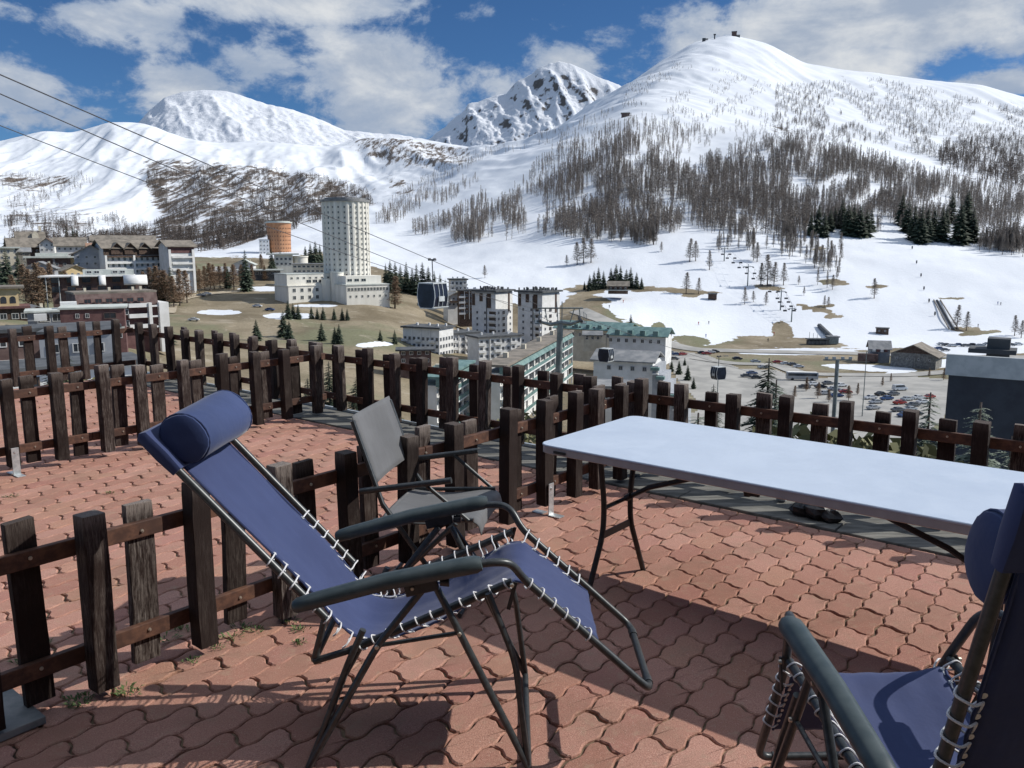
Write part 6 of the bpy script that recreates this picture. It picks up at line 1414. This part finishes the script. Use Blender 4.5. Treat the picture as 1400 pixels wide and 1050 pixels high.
mb = MB(); A = G(1120, 447, 380)-r.location; B = G(1142, 468, 380)-r.location; mb.tube([A+Vector((0, 0, .8)), B+Vector((0, 0, .8))], 1.3, 6); mb.build('conveyor_belt', 'roofd', r)
mb = MB(); [mb.cyl((x, -2, 0), (x, -2, 4+abs(x)*.3), .12, .1, 5) for x in (-9, -7, -5, -3, 0, 2)]; mb.build('railing_posts', 'steel', r)
# wooden conveyor track on the right
A, B = G(1281, 411, 380), G(1304, 451, 380); r = empty('conveyor_track', B); tag(r, 'long straight wooden framed conveyor track on the right-hand piste', 'conveyor')
for s in (-1, 1): mb = MB(); mb.tube([A-B+Vector((s*2.0, 0, .5)), Vector((s*2.6, 0, .5))], .38, 5); mb.build('side_beam', 'roofb', r)
mb = MB(); mb.tube([A-B+Vector((0, 0, .1)), Vector((0, 0, .1))], .8, 4); mb.build('belt', 'roofd', r)
for i, (px, py) in enumerate([(1247,341),(1253,361),(1259,379),(1263,397),(1270,414),(1278,432)]):
    g = G(px, py, 380); mb = MB(); mb.cyl((0, 0, 0), (0, 0, 2.3), .13, .1, 6); mb.box((0, 0, 1.3), (.8, .5, 1.3)); mb.cyl((-.4, 0, 2.3), (.4, 0, 2.3), .3, .3, 8); o = mb.build('snow_lance', 'roofd', loc=g); tag(o, ('highest', 'second highest', 'third highest', 'fourth highest', 'second lowest', 'lowest')[i]+' dark snow making unit in the row left of the conveyor track', 'snow gun', 'snow guns beside the conveyor')
# ------------------------------------------------------------------ vehicles
def car_proto(paint, van=False):
    L, Wd = (5.2, 2.0) if van else (4.4, 1.78); r = empty('parked_car', (0, 0, -500))
    if van: lo = [(-2.6, .35), (-2.58, 1.2), (-2.5, 2.05), (-2.2, 2.2), (1.1, 2.2), (1.75, 1.35), (2.5, 1.1), (2.6, .75), (2.58, .35)]; gl = [(-2.3, 1.35), (-2.25, 1.95), (1.0, 1.98), (1.55, 1.4)]
    else: lo = [(-2.2, .32), (-2.2, .85), (-2.05, .98), (-1.45, 1.02), (-.95, 1.42), (.45, 1.44), (1.15, .98), (1.95, .84), (2.18, .66), (2.18, .32)]; gl = [(-1.35, 1.0), (-.92, 1.34), (.42, 1.36), (1.02, 1.0)]
    mb = MB(); n = len(lo); ys = [(-Wd/2, .86), (-Wd/2*.96, .97), (0, 1.0), (Wd/2*.96, .97), (Wd/2, .86)]
    for y, s in ys:
        for x, z in lo: top = max(0, z-.95); mb.v.append((x*(1-.02*(1-s)), y*(1-.17*top), z*(s if z > .5 else 1)))
    for i in range(4):
        for j in range(n): mb.f.append((i*n+j, i*n+(j+1) % n, (i+1)*n+(j+1) % n, (i+1)*n+j)); mb.m.append(0)
    mb.f.append(tuple(range(n))); mb.f.append(tuple(4*n+j for j in range(n))); mb.m += [0, 0]; mb.build('body', 'car_'+paint, r, True)
    mb = MB()
    for s in (-1, 1): mb.prism([(x, z*.985) for x, z in gl], s*(Wd/2*.90), s*(Wd/2*.955))
    gx = gl[-1][0]; gz_ = gl[-1][1]; mb.add([(gx+.17, -Wd*.40, gz_+.02), (gx+.17, Wd*.40, gz_+.02), (gl[2][0]+.1, Wd*.36, gl[2][1]+.03), (gl[2][0]+.1, -Wd*.36, gl[2][1]+.03)], [(0, 1, 2, 3)])
    mb.add([(gl[0][0]-.12, -Wd*.40, gl[0][1]+.02), (gl[0][0]-.12, Wd*.40, gl[0][1]+.02), (gl[1][0]-.12, Wd*.36, gl[1][1]+.03), (gl[1][0]-.12, -Wd*.36, gl[1][1]+.03)], [(0, 1, 2, 3)]); mb.build('windows', 'glass', r)
    for x in (-L*.31, L*.31):
        for s in (-1, 1): mb = MB(); mb.cyl((x, s*(Wd/2-.2), .33), (x, s*(Wd/2+.01), .33), .33, .33, 14); mb.cyl((x, s*(Wd/2+.011), .33), (x, s*(Wd/2+.02), .33), .18, .18, 10, 1); mb.build('wheel', ['umb', 'car_silver'], r)
    return r
PR = {}
cars = []
rc = random.Random(12)
def car(px, py, rz, paint, where, van=False, D=None):
    g = WD(px, py, D) if D else G(px, py, 100); k = (paint, van)
    if k not in PR: PR[k] = car_proto(paint, van); o = PR[k]
    else: o = copy_tree(PR[k])
    o.location = g + Vector((0, 0, .12)); o.rotation_euler[2] = radians(rz); tag(o, f'{paint} {"van" if van else "car"} {where}', 'van' if van else 'car', 'vehicles parked below the piste')
pal = ['white', 'silver', 'black', 'blue', 'grey', 'red', 'silver', 'grey', 'white']
for i, (px, py) in enumerate([(1190,546),(1197,552),(1204,541),(1212,547),(1221,541),(1230,553),(1240,548),(1248,556),(1256,546),(1262,552),(1244,562),(1252,568),(1236,570),(1228,563),(1270,545),(1194,560)]): car(px, py, rc.choice((20, 200))+rc.uniform(-6, 6), pal[i % 9], 'in the crowded right part of the car park')
car(1230, 534, 12, 'white', 'standing largest in the right part of the car park behind the fence post', True)
for i, (px, py) in enumerate([(1112,527),(1122,531),(1132,526),(1140,534),(1150,529),(1128,540),(1144,543),(1156,538),(1100,531)]): car(px, py, rc.uniform(-20, 20), pal[(i*2) % 9], 'near the bus and the floodlight mast')
for i, (px, py) in enumerate([(1033,496),(1063,497),(1074,499),(1084,500),(1092,503),(1028,512),(1020,516),(1034,518),(1043,504)]): car(px, py, rc.uniform(-10, 14), pal[(i*4+1) % 9], 'left of the bus beside the tall spruce')
car(1008, 492, 6, 'black', 'on the road above the car park')
for i, (px, py) in enumerate([(960,484),(966,485),(972,483),(977,482)]): car(px, py, 4+rc.uniform(-5, 5), pal[(i*3+2) % 9], 'in the short row at the road bend')
for i, (px, py) in enumerate([(890,464),(898,467),(905,470),(870,459),(912,473),(878,461)]): car(px, py, -48+rc.uniform(-5, 5), pal[(i*5) % 9], 'on the descending road behind the teal roofs')
for i, (px, py) in enumerate([(918,484),(925,486),(933,486),(922,492)]): car(px, py, rc.uniform(-30, 30), pal[(i*2+1) % 9], 'on the small lot left of the car park')
for i, (px, py) in enumerate([(1287,472),(1294,473),(1302,474),(1311,473),(1320,474),(1330,473),(1340,474),(1350,472),(1360,473),(1370,472),(1382,473),(1392,472),(1284,478),(1292,480)]): car(px, py, rc.uniform(-8, 8), pal[(i*4) % 9], 'in the long row at the foot of the piste on the right')
car(265, 439, 8, 'white', 'alone on the brown field at the left')
for i, (px, py) in enumerate([(352,420),(369,425),(275,405),(283,403)]): car(px, py, rc.uniform(-10, 10), pal[i*3 % 9], 'at the edge of the brown field before the tower')
# bus
g = G(1096, 520, 100); r = empty('bus', g+Vector((0, 0, .1)), radians(-8)); tag(r, 'long purple grey coach parked in the middle of the car park', 'bus')
mb = MB(); mb.box((0, 0, 1.75), (11.6, 2.5, 2.6), 0, None, .18); mb.build('body', 'car_silver', r, True); mb = MB(); [mb.box((0, s*1.255, 2.25), (10.6, .03, .95)) for s in (-1, 1)]; [mb.box((s*5.81, 0, 2.1), (.03, 2.1, 1.3)) for s in (-1, 1)]; mb.build('windows', 'glass', r)
mb = MB(); mb.box((0, 0, 3.12), (10.8, 2.2, .12)); mb.build('roof_panel', 'wwall', r)
for x in (-3.6, 3.6):
    for s in (-1, 1): mb = MB(); mb.cyl((x, s*.95, .5), (x, s*1.27, .5), .5, .5, 16); mb.build('wheel', 'umb', r)
# ------------------------------------------------------------------ skiers
def person(px, py, suit, label, D=None, lean=.15, rz=0):
    g = G(px, py, 380); bm = bmesh.new(); J = [(0, 0, .95), (0, 0, 1.2), (0, -lean*.5, 1.45), (0, -lean*.55, 1.56), (0, -lean*.6, 1.70), (.22, -.02, 1.40), (.34, -.15, 1.18), (.30, -.36, 1.08), (-.22, -.02, 1.40), (-.34, -.15, 1.18), (-.30, -.36, 1.08), (.12, 0, .9), (.15, -.12, .5), (.15, .05, .08), (-.12, 0, .9), (-.15, -.12, .5), (-.15, .05, .08)]
    E_ = [(0, 1), (1, 2), (2, 3), (3, 4), (2, 5), (5, 6), (6, 7), (2, 8), (8, 9), (9, 10), (0, 11), (11, 12), (12, 13), (0, 14), (14, 15), (15, 16)]; R_ = [.17, .17, .18, .07, .13, .08, .06, .05, .08, .06, .05, .11, .085, .07, .11, .085, .07]
    me = bpy.data.meshes.new('person'); me.from_pydata(J, E_, []); o = bpy.data.objects.new('person', me); COL.objects.link(o); sk = o.modifiers.new('skin', 'SKIN'); o.modifiers.new('sub', 'SUBSURF').levels = 1
    for i, rr in enumerate(R_): me.skin_vertices[0].data[i].radius = (rr, rr)
    me.skin_vertices[0].data[0].use_root = True; me.materials.append(M['ski_'+suit]); o.location = g + Vector((0, 0, .05)); o.rotation_euler[2] = rz; tag(o, label, 'person'); bm.free()
    mb = MB(); mb.tube([(0, -lean*.6-.0, 1.64), (0, -lean*.6, 1.80)], [.12, .09], 8); mb.build('helmet', 'blackp', o, True)
    mb = MB(); [mb.box((x, -.1, .03), (.09, 1.7, .03)) for x in (.15, -.15)]; mb.build('skis', 'blackp', o)
for i, (px, py, su, lb) in enumerate([(833,421,'black','skier in dark clothes standing on the snow beside the brown bank'),(969,443,'black','skier in black clothes on the flat piste above the road'),(965,461,'blue','skier in blue clothes just above the car park'),(955,444,'red','skier in red clothes left of the black skier on the flat piste'),
    (1050,467,'black','skier in dark clothes by the narrow brown mound'),(1364,416,'blue','skier in blue clothes on the far right piste, left of the pair'),(1368,417,'black','skier in dark clothes on the far right piste, right of the pair'),(1058,458,'red','skier in red clothes beside the brown mound'),(1337,447,'black','skier in dark clothes right of the two bare larches'),(852,414,'red','small skier in red clothes right of the dark one by the bank')]): person(px, py, su, lb)
# ------------------------------------------------------------------ camera, sun, sky
cam = bpy.data.cameras.new('camera'); co = bpy.data.objects.new('camera', cam); COL.objects.link(co)
cam.sensor_width = 36; cam.lens = 36*F/1400; cam.clip_start = .05; cam.clip_end = 40000
co.location = (0, 0, H); co.rotation_euler = (pi/2-PITCH, 0, 0); SC.camera = co
sun = bpy.data.lights.new('sun', 'SUN'); so = bpy.data.objects.new('sun', sun); COL.objects.link(so)
S = Vector((.863, .112, .69)).normalized(); SEL = math.asin(S.z); SAZ = atan2(S.x, S.y)
so.rotation_euler = S.to_track_quat('Z', 'Y').to_euler(); sun.energy = 4.0; sun.angle = radians(.53); sun.color = (1, .955, .88)
wd = bpy.data.worlds.new('World'); SC.world = wd; wd.use_nodes = True; nt = wd.node_tree
bg = nt.nodes['Background']; sky = nt.nodes.new('ShaderNodeTexSky'); sky.sky_type = 'NISHITA'; sky.sun_disc = False
sky.sun_elevation = SEL; sky.sun_rotation = SAZ; sky.altitude = 2000; sky.air_density = 1.0; sky.dust_density = .3; sky.ozone_density = 2.5
bg.inputs['Strength'].default_value = .1
tc = nt.nodes.new('ShaderNodeTexCoord'); vec = tc.outputs['Generated']
sx = nt.nodes.new('ShaderNodeSeparateXYZ'); nt.links.new(vec, sx.inputs[0])
def mth(op, a, b=None, c=None, clamp=False):
    n = nt.nodes.new('ShaderNodeMath'); n.operation = op; n.use_clamp = clamp
    for i, v in enumerate((a, b, c)):
        if v is None: continue
        if isinstance(v, (int, float)): n.inputs[i].default_value = v
        else: nt.links.new(v, n.inputs[i])
    return n.outputs[0]
az = mth('ARCTAN2', sx.outputs[0], sx.outputs[1]); hyp = mth('SQRT', mth('ADD', mth('MULTIPLY', sx.outputs[0], sx.outputs[0]), mth('MULTIPLY', sx.outputs[1], sx.outputs[1])))
el = mth('ARCTAN2', sx.outputs[2], hyp)
cb = nt.nodes.new('ShaderNodeCombineXYZ'); nt.links.new(az, cb.inputs[0]); nt.links.new(el, cb.inputs[1])
def cnoise(scale, detail, rough, sx_=1., sy=1.6, dist=0., seed=0.):
    mp = nt.nodes.new('ShaderNodeMapping'); mp.inputs['Scale'].default_value = (sx_, sy, 1); mp.inputs['Location'].default_value = (seed, seed*.7, seed)
    nt.links.new(cb.outputs[0], mp.inputs['Vector']); n = nt.nodes.new('ShaderNodeTexNoise'); n.inputs['Scale'].default_value = scale
    n.inputs['Detail'].default_value = detail; n.inputs['Roughness'].default_value = rough; n.inputs['Distortion'].default_value = dist
    nt.links.new(mp.outputs[0], n.inputs['Vector']); return n.outputs['Fac']
# cloud banks: azimuth, elevation and half-sizes in degrees, strength
def azel(px, py):
    r = ray(px, py); return math.degrees(atan2(r[0], r[1])), math.degrees(atan2(r[2], sqrt(r[0]**2+r[1]**2)))
BANKS = [(150,28,95,38,1.15),(30,15,50,20,.75),(400,5,190,24,.95),(250,115,95,26,.8),(130,130,50,14,.5),(370,90,90,40,.85),(500,95,120,48,1.15),(560,145,110,50,1.15),(20,120,70,42,1.0),(60,165,90,22,.8),(210,75,50,18,.55),
    (690,120,75,32,.85),(760,75,70,30,.8),(830,55,50,24,.75),(880,75,50,25,.6),(700,170,90,30,.7),(960,60,90,55,.9),(1080,60,120,60,1.2),(1250,25,200,42,1.3),(1180,85,90,30,1.1),(1360,115,75,17,1.0),(1390,45,50,30,.9),(1050,10,110,18,.7),(310,160,180,20,.5),(700,200,700,30,.35),
    (-200,60,150,60,1),(1650,60,180,50,1),(300,-160,300,60,.9),(1000,-200,300,70,.9),(600,-420,400,80,.9),(-500,-50,200,90,.9),(1900,-80,250,100,1.)]
acc = None
for (px, py, rx, ry, st) in BANKS:
    a, e = azel(px, py); ra, re = math.degrees(rx/1120.)*.95, math.degrees(ry/1120.)*.95
    u = mth('DIVIDE', mth('SUBTRACT', az, radians(a)), radians(ra)); v = mth('DIVIDE', mth('SUBTRACT', el, radians(e)), radians(re))
    q = mth('ADD', mth('MULTIPLY', u, u), mth('MULTIPLY', v, v)); g = mth('MULTIPLY', mth('POWER', 2.718, mth('MULTIPLY', q, -.8)), st)
    acc = g if acc is None else mth('MAXIMUM', acc, g)
n1 = cnoise(5.5, 9, .62, 1, 1.9, .35, 1.7); n2 = cnoise(16, 8, .65, 1, 1.5, .2, 4.1)
dens = mth('ADD', mth('MULTIPLY', acc, .62), mth('ADD', mth('MULTIPLY', mth('SUBTRACT', n1, .5), 1.7), mth('MULTIPLY', mth('SUBTRACT', n2, .5), .95)))
hi = ramp(nt, el, .55, .95, 0, .55); dens = mth('MAXIMUM', dens, mth('ADD', hi, mth('MULTIPLY', mth('SUBTRACT', n1, .5), .8)))  # cloud out of view overhead, added so the shade turns less blue
cov = ramp(nt, dens, .19, .46)
lit = ramp(nt, cnoise(7, 7, .6, 1, 2.2, .3, 9.3), .33, .66)
ccol = mixc(nt, lit, (2.9, 3.5, 4.5), (6.0, 6.2, 6.4))
ccol = mixc(nt, ramp(nt, dens, .2, .8), (2.6, 3.3, 4.5), ccol)
boost = ramp(nt, el, .5, .95, 1, 1.45); vm = nt.nodes.new('ShaderNodeVectorMath'); vm.operation = 'SCALE'; nt.links.new(ccol, vm.inputs[0]); nt.links.new(boost, vm.inputs['Scale']); ccol = vm.outputs[0]  # overhead cloud out of view brightened to keep up the ambient light
skc = mixc(nt, 1.0, sky.outputs[0], (.29, .47, .65), 'MULTIPLY')
fin = mixc(nt, cov, skc, ccol); nt.links.new(fin, bg.inputs[0])
vs = SC.view_settings; vs.view_transform = 'Standard'; vs.look = 'None'; vs.exposure = .27; vs.gamma = 1; vs.use_curve_mapping = False
SC.render.engine = 'CYCLES'
